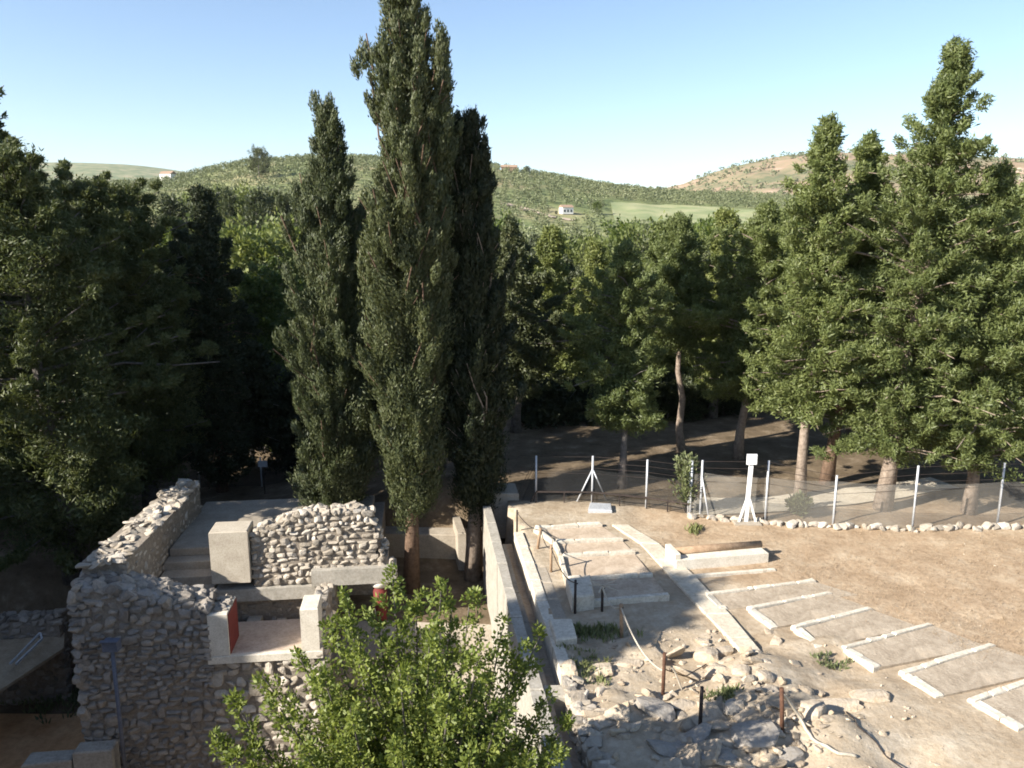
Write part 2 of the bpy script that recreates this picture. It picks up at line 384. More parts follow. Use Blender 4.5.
def ground_mat():
    m, nt, N, L = new_mat('ground_cover')
    out = N.new('ShaderNodeOutputMaterial'); b = N.new('ShaderNodeBsdfPrincipled'); b.inputs['Roughness'].default_value = .97
    b.inputs['Specular IOR Level'].default_value = .1
    tc = N.new('ShaderNodeTexCoord').outputs['Object']
    at_ = N.new('ShaderNodeVertexColor'); at_.layer_name = 'cover'
    sp = N.new('ShaderNodeSeparateColor'); L.new(at_.outputs['Color'], sp.inputs[0])
    n1 = noise(N, L, tc, .9, 8, .7); n2 = noise(N, L, tc, 7, 6, .7); n3 = noise(N, L, tc, .018, 6, .6); n4 = noise(N, L, tc, .006, 9, .72)
    soil = ramp(N, [(.3, (.29, .225, .155)), (.5, (.40, .33, .245)), (.68, (.50, .435, .345))]); L.new(n1.outputs['Fac'], soil.inputs['Fac'])
    fine = ramp(N, [(.35, (.76, .74, .70)), (.6, (1, 1, 1))]); L.new(n2.outputs['Fac'], fine.inputs['Fac'])
    st = ramp(N, [(.3, (.295, .21, .135)), (.5, (.395, .295, .2)), (.7, (.50, .405, .295))]); L.new(n1.outputs['Fac'], st.inputs['Fac'])
    lit = ramp(N, [(.3, (.085, .065, .042)), (.55, (.17, .13, .088)), (.75, (.32, .26, .19))]); L.new(n1.outputs['Fac'], lit.inputs['Fac'])
    hil = ramp(N, [(.35, (.115, .145, .06)), (.5, (.18, .20, .09)), (.64, (.30, .265, .15))]); L.new(n3.outputs['Fac'], hil.inputs['Fac'])
    mou = ramp(N, [(.40, (.13, .14, .075)), (.48, (.24, .20, .12)), (.56, (.31, .22, .15)), (.66, (.56, .46, .35))]); L.new(n4.outputs['Fac'], mou.inputs['Fac'])
    c = mixc(N, L, sp.outputs[0], soil.outputs['Color'], st.outputs['Color'])
    c = mixc(N, L, sp.outputs[2], c, lit.outputs['Color'])
    c = mixc(N, L, .8, c, fine.outputs['Color'], 'MULTIPLY')
    c = mixc(N, L, sp.outputs[1], c, hil.outputs['Color'])
    c = mixc(N, L, at_.outputs['Alpha'], c, mou.outputs['Color'])
    L.new(c, b.inputs['Base Color'])
    nb = noise(N, L, tc, 5, 9, .7); bp = N.new('ShaderNodeBump'); bp.inputs['Strength'].default_value = .6; bp.inputs['Distance'].default_value = .08
    L.new(nb.outputs['Fac'], bp.inputs['Height']); L.new(bp.outputs['Normal'], b.inputs['Normal'])
    L.new(b.outputs['BSDF'], out.inputs['Surface']); return m
M['ground'] = ground_mat()
setp(link('ground', gme, None, M['ground']), None, None, None, 'structure')

# the pale dirt path beyond the fence, and the green field on the far slope (sheets laid over the ground)
def sheet(name, pts_l, pts_r, mat, lift, n=24, m=5, kind='structure'):
    pl = np.array(pts_l, float); pr = np.array(pts_r, float)
    t = np.linspace(0, 1, n); k = np.linspace(0, 1, len(pl))
    A = np.c_[np.interp(t, k, pl[:, 0]), np.interp(t, k, pl[:, 1])]; B = np.c_[np.interp(t, k, pr[:, 0]), np.interp(t, k, pr[:, 1])]
    s = np.linspace(0, 1, m); P = A[:, None]*(1-s[None, :, None])+B[:, None]*s[None, :, None]
    z = H(P[..., 0], P[..., 1])+lift
    V = np.concatenate([P, z[..., None]], -1).reshape(-1, 3)
    a, c = np.meshgrid(np.arange(m-1), np.arange(n-1)); q = (c*m+a).ravel()
    me = mesh_np(name, V, np.c_[q, q+1, q+m+1, q+m], None, True)
    return setp(link(name, me, None, mat), None, None, None, kind)
sheet('path', [at(690, 499)[:2], at(760, 499)[:2], at(810, 493)[:2], at(870, 487)[:2], at(930, 479)[:2]],
      [at(690, 517)[:2], at(760, 515)[:2], at(810, 510)[:2], at(880, 502)[:2], at(960, 489)[:2]], M['path'], .06, 30, 7)
M['field'] = surf('green_field', [(.3, (.17, .21, .095)), (.5, (.25, .27, .135)), (.7, (.33, .32, .18))], .06, .95, 0)
def hill_pt(px, r): return (xat(px, r, 12), r)
sheet('field', [hill_pt(615, 430), hill_pt(680, 440), hill_pt(750, 440)], [hill_pt(610, 520), hill_pt(690, 530), hill_pt(760, 510)], M['field'], .6, 30, 12)

sheet('dirt_track', [hill_pt(500, 462), hill_pt(528, 452), hill_pt(552, 436), hill_pt(575, 432)], [hill_pt(500, 470), hill_pt(530, 459), hill_pt(553, 443), hill_pt(576, 439)], M['bedwarm'], .5, 30, 4)
# ------------------------------------------------------------------ foliage
def unit(v): return v/(np.linalg.norm(v, axis=-1, keepdims=True)+1e-9)
def leaves(c, d, ln, wd, rng, fold=False, nrm=None):
    n = len(c); d = unit(d); s = unit(np.cross(d, rng.normal(size=(n, 3)) if nrm is None else nrm+rng.normal(0, .45, (n, 3))))
    ln = (np.full(n, ln)*rng.uniform(.6, 1.25, n))[:, None]; wd = (np.full(n, wd)*rng.uniform(.7, 1.3, n))[:, None]
    V = np.stack([c, c+d*ln*.45+s*wd*.5, c+d*ln, c+d*ln*.45-s*wd*.5], 1)
    if fold: V[:, 1] += np.cross(d, s)*wd*.2; V[:, 3] += np.cross(d, s)*wd*.2
    return V.reshape(-1, 3), np.arange(n*4).reshape(-1, 4)
def tuft_leaves(cen, tdir, rads, per, ln, wd, rng, bias=1.0, elong=1.6, fold=False):
    """clusters of leaves round the centres, drawn out along tdir"""
    n = len(cen); cen = np.repeat(cen, per, 0); td = unit(np.repeat(tdir, per, 0)); rr_ = np.repeat(rads, per)[:, None]
    g = rng.normal(size=(n*per, 3)); g = unit(g)*rng.random((n*per, 1))**.5
    al = (g*td).sum(1, keepdims=True); off = g*rr_+td*al*rr_*(elong-1)
    return leaves(cen+off, td*bias+g*1.0+rng.normal(0, .45, (n*per, 3)), ln, wd, rng, fold)
def clump_leaves(cen, tdir, rads, per, ln, wd, rng, elong=1.5, flat=1.0):
    """boughs: leaves on the shell of ellipsoids drawn out along tdir, lying on the bough's surface"""
    n = len(cen); pr = np.maximum((per*(rads/rads.mean())**1.6).astype(int), 12)
    cen = np.repeat(cen, pr, 0); td = unit(np.repeat(tdir, pr, 0)); rr_ = np.repeat(rads, pr)[:, None]; m = len(cen)
    g = unit(rng.normal(size=(m, 3))); q = rng.random((m, 1))**.33
    al = (g*td).sum(1, keepdims=True)
    # lumpy outline: bulges along a few directions
    q = q*(1+.22*np.sin(g[:, :1]*5+cen[:, :1]*9)*np.sin(g[:, 1:2]*5+cen[:, 2:3]*7))
    off = (g*rr_+td*al*rr_*(elong-1))*q; off[:, 2] *= flat
    nr = g+td*al*(1/elong-1)*.6
    tang = td*(.8 if elong < 2 else 1.7)+rng.normal(0, .8 if elong < 2 else .6, (m, 3)); tang -= nr*(tang*nr).sum(1, keepdims=True)*.55
    return leaves(cen+off, tang, ln, wd, rng, False, nr)
def clump_set(height, prof, t0, n, seed, fn, rad_, out, up, shell=(.45, 1.0), lumpy=.9, tbias=1.0):
    rng = np.random.default_rng(seed+1000); cs = []; ds = []; rs = []
    for k in range(n):
        t = t0+(1-t0)*((k+rng.random())/n)**tbias; az = k*2.39996+rng.normal(0, .4)
        w = prof(t)*(1-lumpy*.25+lumpy*.9*float(vnoise(np.array([az % 6.2832*1.3+seed]), np.array([t*height*.5]), seed)[0]))
        f = rng.uniform(*shell)**.7; o = fn(t); u = np.array([math.cos(az), math.sin(az), 0])
        r_ = rad_*rng.uniform(.65, 1.3)*(.55+.45*min(1, prof(t)/1.2))
        cs.append(o+u*max(w-r_*.6, 0)*f+[0, 0, rng.normal(0, .15)]); ds.append(u*out+np.array([0, 0, up])+rng.normal(0, .25, 3)); rs.append(r_)
    return np.array(cs), np.array(ds), np.array(rs), []
def limb_set(base, height, prof, t0, nb, elev, seed, trunk_fn, tstep, tr, tpow=1.0, fmin=.35, droop=0., gap=.0):
    """branches off a trunk: returns tuft centres, directions, radii and limb polylines"""
    rng = np.random.default_rng(seed)
    cs = []; ds = []; rs = []; limbs = []
    for k in range(nb):
        t = t0+(1-t0)*(k+rng.random())/nb
        if rng.random() < gap: continue
        t = t0+(1-t0)*((t-t0)/(1-t0))**tpow
        az = k*2.39996+rng.normal(0, .5)
        lump = .84+.95*float(vnoise(np.array([az % 6.2832*1.1+seed]), np.array([t*height*.55]), seed)[0])
        L = max(prof(t)*rng.uniform(.6, 1.1)*lump, .12)
        e = elev(t)+rng.normal(0, .14)
        o = trunk_fn(t); d = np.array([math.cos(az)*math.cos(e), math.sin(az)*math.cos(e), math.sin(e)])
        Lr = L/max(math.cos(e), .3)
        npt = 5; pts = []
        wv = rng.normal(0, .055*Lr, 3)
        for q in np.linspace(0, 1, npt):
            pts.append(o+d*Lr*q+np.array([0, 0, -droop*Lr*q*q])+wv*math.sin(q*4.5))
        limbs.append((pts, .010+.011*Lr))
        m = max(1, int(Lr*(1-fmin)/tstep))
        for f in np.linspace(fmin, 1, m+1)[1:] if m > 1 else [1.0]:
            f = f+rng.normal(0, .04)
            p = o+d*Lr*f+np.array([0, 0, -droop*Lr*f*f])+rng.normal(0, tr*.35, 3)
            cs.append(p); ds.append(d*.7+np.array([0, 0, .5])); rs.append(tr*rng.uniform(.6, 1.25)*(1.1-.3*f))
    return np.array(cs), np.array(ds), np.array(rs), limbs
def tree(name, label, cat, base, parts, trunk_pts, trunk_r, leaf, bark, seed, group=None, lmat=None, extra_limbs=()):
    """parts: list of dicts of (centres, dirs, rads, limbs) with leaf params"""
    rng = np.random.default_rng(seed+99)
    root = thing(name, label, cat, base, 0, group)
    b = np.array(base, float)
    Vs = []; Fs = []; n = 0
    tk = MB(); tk.tube(np.array(trunk_pts)-b, trunk_r, 9)
    for (cs, ds, rs, limbs) in parts:
        if leaf.get('clump'): V, Fq = clump_leaves(cs-b, ds, rs, leaf['per'], leaf['ln'], leaf['wd'], rng, leaf.get('elong', 1.5), leaf.get('flat', 1))
        else: V, Fq = tuft_leaves(cs-b, ds, rs, leaf['per'], leaf['ln'], leaf['wd'], rng, leaf.get('bias', 1), leaf.get('elong', 1.5))
        Vs.append(V); Fs.append(Fq+n); n += len(V)
        for pts, r in limbs:
            tk.tube(np.array(pts)-b, np.linspace(r, r*.35, len(pts)), 4, 0, False)
    tk.build('trunk', M[bark], root)
    link('crown', mesh_np('crown', np.concatenate(Vs), np.concatenate(Fs)), root, M[lmat])
    return root
def lerp_pts(P):
    P = np.array(P, float); k = np.linspace(0, 1, len(P))
    return lambda t: np.array([np.interp(t, k, P[:, i]) for i in range(3)])
def trunk_line(base, h, lean=(0, 0), wob=.15, n=8, seed=0):
    rng = np.random.default_rng(seed); t = np.linspace(0, 1, n)
    w = np.cumsum(rng.normal(0, wob/n**.5, (n, 2)), 0); w -= w[0]
    return np.c_[base[0]+lean[0]*t+w[:, 0], base[1]+lean[1]*t+w[:, 1], base[2]-.15+(h+.15)*t]

def cypress(label, px, y, zb, top_py, prof, t0, leaders, tr=.16, mat='cyp', bark='bark_brown', seed=1, r0=.27, group='tall columnar cypresses beside the ruin', nb=300):
    """columnar cypress: steep sprays; leaders = extra stems (dx, dy, start t, top py, width)"""
    x = xat(px, y, zb); base = np.array([x, y, zb]); h = zat(top_py, y)-zb
    T = trunk_line(base, h, (xat(px, y, zb+h)*0, 0), .25, 9, seed)
    # straight up in the world: keep x
    fn = lerp_pts(T); parts = []
    parts.append(clump_set(h, lambda t: prof(t)*.92, t0, int(nb*.72), seed, fn, .40, .35, 1.0, (.35, 1.0), .75))
    parts[0] = parts[0][:3]+(limb_set(base, h, lambda t: prof(t)*.75, t0, 40, lambda t: rad(55), seed, fn, .5, .3)[3],)
    parts.append(limb_set(base, h, lambda t: prof(t)*1.06, t0, int(nb*.4), lambda t: rad(62), seed+4, fn, .5, .24, 1.0, .45))
    for k, (dx, dy, ts, tpy, w) in enumerate(leaders):
        s = fn(ts); hh = zat(tpy, y)-s[2]
        LT = np.array([s, s+[dx*.6, dy*.6, hh*.3], s+[dx, dy, hh*.7], s+[dx*1.05, dy, hh]])
        f2 = lerp_pts(LT)
        parts.append(clump_set(hh, lambda t, w=w: w*(1.02-t)**.55*(.55+.45*min(1, t*3)), .12, int(nb*.24*hh/h*2), seed+10+k, f2, .34, .3, 1.0, (.2, 1.0), .7))
        parts[-1][3].append((list(LT), .09))
    rr_ = np.linspace(1, .06, 9)*r0; rr_[0] *= 1.25
    return tree('cypress_tree', label, 'cypress', base, parts, T, rr_, dict(clump=1, per=300, ln=.15, wd=.044, elong=2.1), bark, seed, group, mat)

def profile(pts):
    a = [p[0] for p in pts]; b = [p[1] for p in pts]
    return lambda t: float(np.interp(t, a, b))

# the three tall cypresses by the ruin and the one behind
cypress('tallest columnar cypress, sunlit, with two pointed tops and a brown trunk', 411, 26.9, -3, 8,
        profile([(0, .3), (.1, .8), (.2, 1.4), (.35, 1.85), (.5, 1.9), (.62, 1.65), (.75, 1.3), (.86, .95), (.94, .66), (1, .15)]), .17,
        [(1.25, -.3, .45, 46, .8), (-.5, .3, .35, 150, .8), (.5, -.6, .3, 170, .8), (-.4, -.5, .3, 190, .8)], seed=11, nb=620)
cypress('dark narrow cypress with pale bare trunk, right of the tallest cypress', 473, 27.9, -3, 124,
        profile([(0, .4), (.12, .9), (.25, 1.35), (.5, 1.25), (.7, 1.0), (.88, .62), (1, .1)]), .19,
        [(.35, 0, .5, 150, .6)], mat='cyp_dark', bark='bark_pale', seed=12, nb=460, r0=.30)  # shadow of the tallest cypress is put into the dark leaf colour
cypress('slim cypress with a single pointed top, left of the tallest cypress', 338, 29.5, -2.9, 116,
        profile([(0, .6), (.06, 1.2), (.2, 1.75), (.45, 1.7), (.62, 1.35), (.75, .85), (.9, .5), (1, .1)]), .05,
        [(-.8, .1, .35, 190, .7), (.9, .1, .3, 240, .7)], seed=13, nb=540)

# ------------------------------------------------------------------ ragged cypresses / pines of the wood
def ragged(label, px, y, top_py, width, t0, seed, mat='rcyp', bark='bark_pale', r0=.24, group=None, lean=(0, 0), nb=150, name='ragged_cypress', cat='cypress', shape=None, per=200, gap=.12, zb=None, elev=None, ln=.17, wd=.046, tr=.40, tstep=.85, droop=.22, out=1.0, up=-.12, flat=.8, limbs=26, shell=(.3, 1.0), lumpy=1.0, el=1.8, core=.72, dens=1.0, reach=1.18, lr=.7):
    x0 = xat(px, y, 0); zb = Hs(x0, y) if zb is None else zb
    x0 = xat(px, y, zb); base = np.array([x0, y, zb]); h = zat(top_py, y)-zb
    T = trunk_line(base, h, lean, .35, 9, seed); fn = lerp_pts(T)
    rs = np.random.default_rng(seed+5)
    wig = rs.uniform(.75, 1.2, 14)
    sh = shape or [(t0, .6), (t0+.12*(1-t0), .95), (t0+.35*(1-t0), 1.0), (t0+.6*(1-t0), .74), (t0+.78*(1-t0), .40), (t0+.9*(1-t0), .17), (1, .04)]
    p0 = profile(sh)
    prof = lambda t: width*p0(t)*float(np.interp(t*13, np.arange(14), wig))
    ev = elev or (lambda t: rad(8+32*t))
    pc = clump_set(h, lambda t: prof(t)*core, t0, int(nb*dens), seed, fn, tr, out, up, shell, lumpy)
    if core < 1: parts = [limb_set(base, h, lambda t: prof(t)*reach, t0, int(nb*.8), ev, seed+3, fn, .45, .25, 1.0, .42, droop, .0)]
    else: parts = []
    parts += [pc[:3]+(limb_set(base, h, lambda t: prof(t)*lr, t0, limbs, ev, seed, fn, tstep, tr, 1.0, .22, droop, gap)[3],)]
    rr_ = np.linspace(1, .08, 9)*r0; rr_[0] *= 1.3
    return tree(name, label, cat, base, parts, T, rr_, dict(clump=1, per=per, ln=ln, wd=wd, elong=el, flat=flat), bark, seed, group, mat)
GR = 'ragged cypresses along the wire fence'
ragged('tallest ragged cypress on the right, jagged pointed top, leaning pale trunk base by fence', 882, 27.2, 50, 2.9, .14, 31, nb=270, group=GR, lean=(.45, .4), r0=.28, gap=.05)
ragged('ragged cypress with long pale leaning trunk and thin twin top, right of the white signpost', 800, 28.3, 128, 2.1, .24, 32, nb=180, group=GR, lean=(.1, .2), r0=.20)
ragged('broad ragged cypress with trunk beside the rightmost fence post', 968, 26.8, 172, 2.6, .17, 33, nb=220, group=GR, lean=(0, .3), r0=.22, gap=.06)
ragged('ragged cypress cut off by the right edge of view', 1050, 29, 160, 3.0, .12, 34, nb=220, group=GR, gap=.06)
ragged('ragged cypress with brown leaning trunk, third trunk right of the white signpost', 826, 30.0, 142, 2.0, .27, 35, nb=190, group=GR, lean=(.2, 0), bark='bark_brown')
ragged('ragged cypress with forked pale trunk just behind the white signpost', 738, 33.5, 208, 2.4, .27, 36, nb=210, group=GR, lean=(.5, .3), r0=.21)
ragged('slender tree with tall bare pale trunk, left of the white signpost', 682, 34.5, 222, 1.9, .48, 37, nb=190, group=GR, r0=.18)
ragged('ragged cypress with straight grey trunk rising just behind the fence, above the paved beds', 622, 29.5, 250, 1.9, .27, 38, mat='rcyp', bark='bark_grey', nb=180, group=GR, r0=.17)
GW = 'trees of the wood beyond the fence'
k = 50
for lab, px, y, tp, w, t0, mat in [
    ('ragged cypress in the wood, just right of the dark narrow cypress', 515, 38, 225, 1.9, .22, 'cyp'),
    ('tree with a rounded top in the wood behind the leftmost braced fence post', 552, 43, 232, 2.2, .15, 'rcyp'),
    ('pale green tree in the wood, left of the grey straight trunk', 590, 47, 246, 2.3, .12, 'rcyp'),
    ('tall pointed tree in the wood behind the bare pale trunk', 655, 45, 226, 2.2, .12, 'rcyp'),
    ('shaggy tree in the wood, right of the bare pale trunk', 712, 41, 212, 2.2, .14, 'rcyp'),
    ('yellowish tree in the wood behind the white signpost', 765, 46, 215, 2.3, .12, 'rcyp'),
    ('dark tree in the wood between the two tallest ragged cypresses', 850, 37, 185, 2.0, .12, 'cyp'),
    ('shaggy tree in the wood between the tallest and the broad ragged cypress', 925, 36, 178, 2.3, .12, 'rcyp'),
    ('dense tree in the wood behind the rightmost fence post', 1005, 38, 185, 2.7, .1, 'rcyp'),
    ('low bushy tree in the wood seen under the grey straight trunk crown', 605, 56, 290, 3.0, .08, 'cyp'),
    ('dense dark tree in the wood behind the slender bare trunk', 700, 52, 255, 3.0, .05, 'cyp'),
    ('dense dark tree in the wood behind the forked trunk', 770, 55, 262, 3.1, .05, 'cyp'),
    ('dense dark tree in the wood seen between the fence and pointed tops', 635, 60, 262, 3.1, .05, 'cyp'),
    ('dark leafy tree in the wood low behind the narrow dark cypress', 530, 50, 250, 2.8, .06, 'cyp'),
    ('dark bushy tree in the wood behind the rounded top tree', 570, 52, 262, 2.8, .06, 'cyp'),
    ('dark tree in the wood deep behind the tallest ragged cypress', 880, 48, 205, 3.1, .05, 'cyp'),
    ('dark tree in the wood deep behind the broad ragged cypress', 965, 49, 210, 3.1, .05, 'cyp')]:
    ragged(lab, px, y, tp, w, t0, k, mat=mat, bark='bark_grey', group=GW, name='woodland_tree', cat='tree', nb=130, per=190, ln=.20, wd=.07, tr=.58, gap=.05)
    k += 1
GD = 'small dark trees in the shade behind the fence'
for lab, px, y, tp, w in [
    ('small dark tree in the shade right of the narrow cypress trunk', 540, 40, 388, 2.0),
    ('small dark tree in the shade behind the braced post', 590, 41, 398, 1.8),
    ('small dark tree in the shade left of the bare pale trunk', 655, 43, 380, 2.0),
    ('dark bush-like tree in the shade left of the forked trunk', 715, 45, 390, 2.4),
    ('dark low tree in the shade behind the fence between cypress trunks', 300, 40, 372, 2.0),
    ('dark low tree in the shade behind the slim cypress', 372, 41, 330, 2.4),
    ('dark tree filling the gap between the tallest and the narrow cypress', 443, 33, 215, 2.0), ('dark tree filling the gap left of the tallest cypress', 362, 35, 225, 2.2),
    ('dark tree in the shade between conifer and slim cypress', 252, 41, 345, 2.4), ('low dark undergrowth tree left behind the ruin wall', 140, 45, 380, 3.0), ('low dark undergrowth tree behind the big pine', 60, 44, 370, 3.0),
    ('low dark undergrowth tree behind the conifers', 205, 50, 385, 3.0), ('low dark undergrowth tree at the far left edge', 8, 46, 370, 3.0),
    ('low dark undergrowth tree between the narrow cypress and the fence posts', 515, 46, 385, 3.0), ('low dark undergrowth tree left of the braced post, in deep shade', 575, 47, 392, 2.8),
    ('low dark undergrowth tree right of the braced post, in deep shade', 630, 48, 385, 3.0), ('low dark undergrowth tree behind the bare pale trunk', 675, 46, 380, 3.0),
    ('low dark undergrowth tree at the foot of the forked trunk', 725, 48, 385, 2.8), ('low undergrowth tree deep in the wood, below the rounded top', 545, 62, 372, 3.0), ('low undergrowth tree deep in the wood, left of the grey trunk', 598, 66, 378, 3.2),
    ('low undergrowth tree deep in the wood, right of the grey trunk', 650, 64, 370, 3.2), ('low undergrowth tree deep in the wood, left of the white signpost', 712, 66, 375, 3.2),
    ('low undergrowth tree deep in the wood, right of the white signpost', 775, 62, 372, 3.2), ('low undergrowth tree deep in the wood behind the leaning trunks', 845, 60, 380, 3.2),
    ('low undergrowth tree deep in the wood behind the tallest ragged trunk', 915, 58, 385, 3.2), ('low undergrowth tree deep in the wood behind the last fence post', 990, 56, 385, 3.0)]:
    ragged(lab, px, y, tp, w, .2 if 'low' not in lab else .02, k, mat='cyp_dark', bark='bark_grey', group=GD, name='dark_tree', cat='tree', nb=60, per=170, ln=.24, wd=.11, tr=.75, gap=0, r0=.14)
    k += 1

# ------------------------------------------------------------------ pines on the left
def pine(label, px, y, top_py, width, t0, seed, lean=(0, 0), nb=70, zb=None, group='umbrella-crowned pines on the left', r0=.33, per=330):
    sh = [(t0, .55), (t0+.25*(1-t0), .95), (t0+.55*(1-t0), 1.0), (t0+.8*(1-t0), .8), (1, .25)]
    return ragged(label, px, y, top_py, width, t0, seed, 'pine', 'bark_grey', r0, group, lean, nb, 'pine_tree', 'pine', sh, per, .04, zb, lambda t: rad(-8+38*t), .20 if per > 50 else .32, .05 if per > 50 else .13, .72, .55, -.12, .8, .45, .7, 14, (.35, 1.0), 1.0, 1.3, .95, 1.35, .98, .5)
pine('big dark pine with crooked grey limbs, leftmost tree over the dark slope', 75, 28, 158, 4.6, .10, 71, (-.8, 0), 190, -3)
pine('dark pine with rounded top at the left edge of view', -25, 32, 192, 4.8, .1, 72, (.4, 0), 180, -3)
pine('lower dark pine behind the ruin wall, right of the big pine', 152, 35, 195, 3.6, .12, 73, (0, 0), 150, -2.8)
pine('dark spreading pine reaching low branches beside the rubble wall', 100, 33, 190, 4.4, .1, 75, (.5, 0), 160, -2.8)
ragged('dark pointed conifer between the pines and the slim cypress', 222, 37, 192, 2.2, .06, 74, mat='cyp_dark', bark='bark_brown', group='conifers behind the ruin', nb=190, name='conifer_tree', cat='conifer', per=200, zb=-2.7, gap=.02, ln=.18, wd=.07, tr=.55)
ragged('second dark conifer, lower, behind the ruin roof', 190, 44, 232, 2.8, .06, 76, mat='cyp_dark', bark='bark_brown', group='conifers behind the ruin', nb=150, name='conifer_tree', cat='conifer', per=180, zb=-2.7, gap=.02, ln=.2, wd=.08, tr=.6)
ragged('bright leafy tree lit by sun between the dark conifer and the slim cypress', 268, 44, 282, 2.4, .1, 77, mat='broad', bark='bark_grey', nb=90, name='leafy_tree', cat='tree', per=200, zb=-2.7, gap=.05, ln=.19, wd=.12, tr=.6, up=.4, shape=[(.1, .7), (.4, 1), (.75, .85), (1, .3)], droop=.1)
ragged('second leafy tree with yellowish leaves, right behind the bright one', 292, 52, 250, 2.6, .1, 78, mat='rcyp', bark='bark_grey', nb=90, name='leafy_tree', cat='tree', per=200, zb=-2.7, gap=.05, ln=.2, wd=.13, tr=.65, up=.4, shape=[(.1, .7), (.4, 1), (.75, .85), (1, .3)], droop=.1)

# pines outside the left edge of view, which shade the left of the place
for i, (x, y, h, w) in enumerate([(.876*a_+.482*s_, .482*a_-.876*s_, h_, 4.4) for s_, a_, h_ in ((-35.5, -15, 21), (-38.5, -11, 20), (-41, -16, 23), (-43, -11, 21), (-47, -15, 24), (-52, -9, 21), (-57, -6, 21))]):
    tp = 384-F*((h-3-CAMH)*CP+y*SP)/(y*CP-(h-3-CAMH)*SP)
    px = 512+F*x/(y*CP-(-3-CAMH)*SP)
    pine('tall dense pine standing to the left of the view', px, y, tp, w, .6, 120+i, (0, 0), 110, -3, 'pines outside the left edge', .33, 50)

# ------------------------------------------------------------------ wood on the left slope and trees on the far hill (shared crowns)
def proto(seed, h, w, t0, shape, mat, bark, ln, wd, nb, tr, per=16):
    T = trunk_line((0, 0, 0), h, (0, 0), .3, 6, seed); fn = lerp_pts(T); p0 = profile(shape)
    cs, ds, rs, limbs = limb_set((0, 0, 0), h, lambda t: w*p0(t), t0, nb, lambda t: rad(10+35*t), seed, fn, tr*1.2, tr, 1, .25, .1, 0)
    V, Fq = tuft_leaves(cs, ds, rs, per, ln, wd, np.random.default_rng(seed))
    tk = MB(); tk.tube(T, np.linspace(.25, .04, 6), 6)
    a = mesh_np('crown', V, Fq); a.materials.append(M[mat])
    t = tk.build('trunk', M[bark]); tm = t.data; bpy.data.objects.remove(t)
    return a, tm
CONE = [(0, .6), (.2, 1), (.5, .8), (.8, .4), (1, .05)]
ROUND = [(0, .55), (.3, .95), (.6, 1), (.85, .7), (1, .2)]
PR_CON = [proto(300+i, 14, 2.4, .06, CONE, m_, 'bark_grey', .30, .13, 110, .6, 50) for i, m_ in enumerate(('cyp', 'cyp_dark', 'rcyp'))]
PR_RND = [proto(310+i, 9, 4.0, .15, ROUND, m_, 'bark_grey', .34, .22, 90, .85, 60) for i, m_ in enumerate(('broad', 'rcyp', 'cyp'))]
PR_SHR = [proto(320+i, 9, 4.6, .02, ROUND, m_, 'bark_grey', .5, .3, 90, .9, 60) for i, m_ in enumerate(('cyp', 'cyp_dark'))]
def far_tree(name, label, cat, px, y, top_py, pr, group=None, hmul=None, wmul=1.0, rz=0.):
    x = xat(px, y, 0); zb = Hs(x, y); x = xat(px, y, zb); zb = Hs(x, y)
    root = thing(name, label, cat, (x, y, zb-.2), rz, group)
    base_h = 14 if pr in PR_CON else 9
    s = max((zat(top_py, y)-zb)/base_h, .2)
    for nm, me in (('crown', pr[0]), ('trunk', pr[1])):
        o = bpy.data.objects.new(nm, me); COL.objects.link(o); o.parent = root
    root.scale = (s*wmul, s*wmul, s); return root
rs = np.random.default_rng(5)
LW = [('dark pointed tree of the wood on the left slope', 205, 120, 205), ('dark pointed tree of the wood on the left slope', 218, 135, 196), ('dark pointed tree of the wood on the left slope', 232, 125, 200)]
G1 = 'pointed trees in rows on the left slope'
for i in range(22):
    px = 178+i*7.2+rs.normal(0, 2); y = 105+rs.uniform(0, 70); tp = 196+rs.uniform(-8, 10)+max(0, (205-px)*.5)
    far_tree('slope_tree', 'dark pointed tree in the far wood on the left slope below the olive hill', 'tree', px, y, tp, PR_CON[[0, 0, 1, 2][i % 4]], G1, None, rs.uniform(.8, 1.2), rs.uniform(0, 6))
G2 = 'round trees of the far wood below the hill'
for i in range(46):
    px = 482+i*12.2+rs.normal(0, 4); y = 75+rs.uniform(0, 120); tp = 243+rs.uniform(-10, 14)
    far_tree('valley_tree', 'bushy tree in the far wood of the valley behind the fence', 'tree', px, y, tp, (PR_RND+PR_CON)[i % 6], G2, None, rs.uniform(.8, 1.2), rs.uniform(0, 6))
G3 = 'bushy trees of the far wood on the left'
for i in range(16):
    px = 150+i*11+rs.normal(0, 4); y = 60+rs.uniform(0, 40); tp = 252+rs.uniform(-12, 20)
    far_tree('valley_tree', 'bushy tree in the far wood behind the dark pines and ruin', 'tree', px, y, tp, (PR_RND+PR_CON)[i % 6], G3, None, rs.uniform(.8, 1.2), rs.uniform(0, 6))
for i in range(26):
    px = 470+i*22+rs.normal(0, 6); y = 40+rs.uniform(0, 9); tp = 408+rs.uniform(-16, 14)
    far_tree('wood_shrub', 'dark shrub of the undergrowth in the shade of the wood behind the fence', 'shrub', px, y, tp, PR_SHR[i % 2], 'undergrowth shrubs behind the fence', None, rs.uniform(1.0, 1.5), rs.uniform(0, 6))
far_tree('round_tree', 'large round tree standing alone on the left skyline', 'tree', 259, 520, 151, PR_RND[2], None, None, .9)
far_tree('round_tree', 'wide dark tree on the skyline just left of the slim cypress', 'tree', 303, 600, 157, PR_RND[2], None, None, 1.2)
far_tree('round_tree', 'bright green round tree beside the white house in the valley', 'tree', 597, 462, 203, PR_RND[0], None, None, 1.0)
far_tree('round_tree', 'small dark tree just left of the white valley house', 'tree', 556, 452, 212, PR_RND[2], None, None, .9)
far_tree('round_tree', 'pointed dark tree behind the white valley house', 'tree', 572, 470, 205, PR_CON[1], None, None, .8)
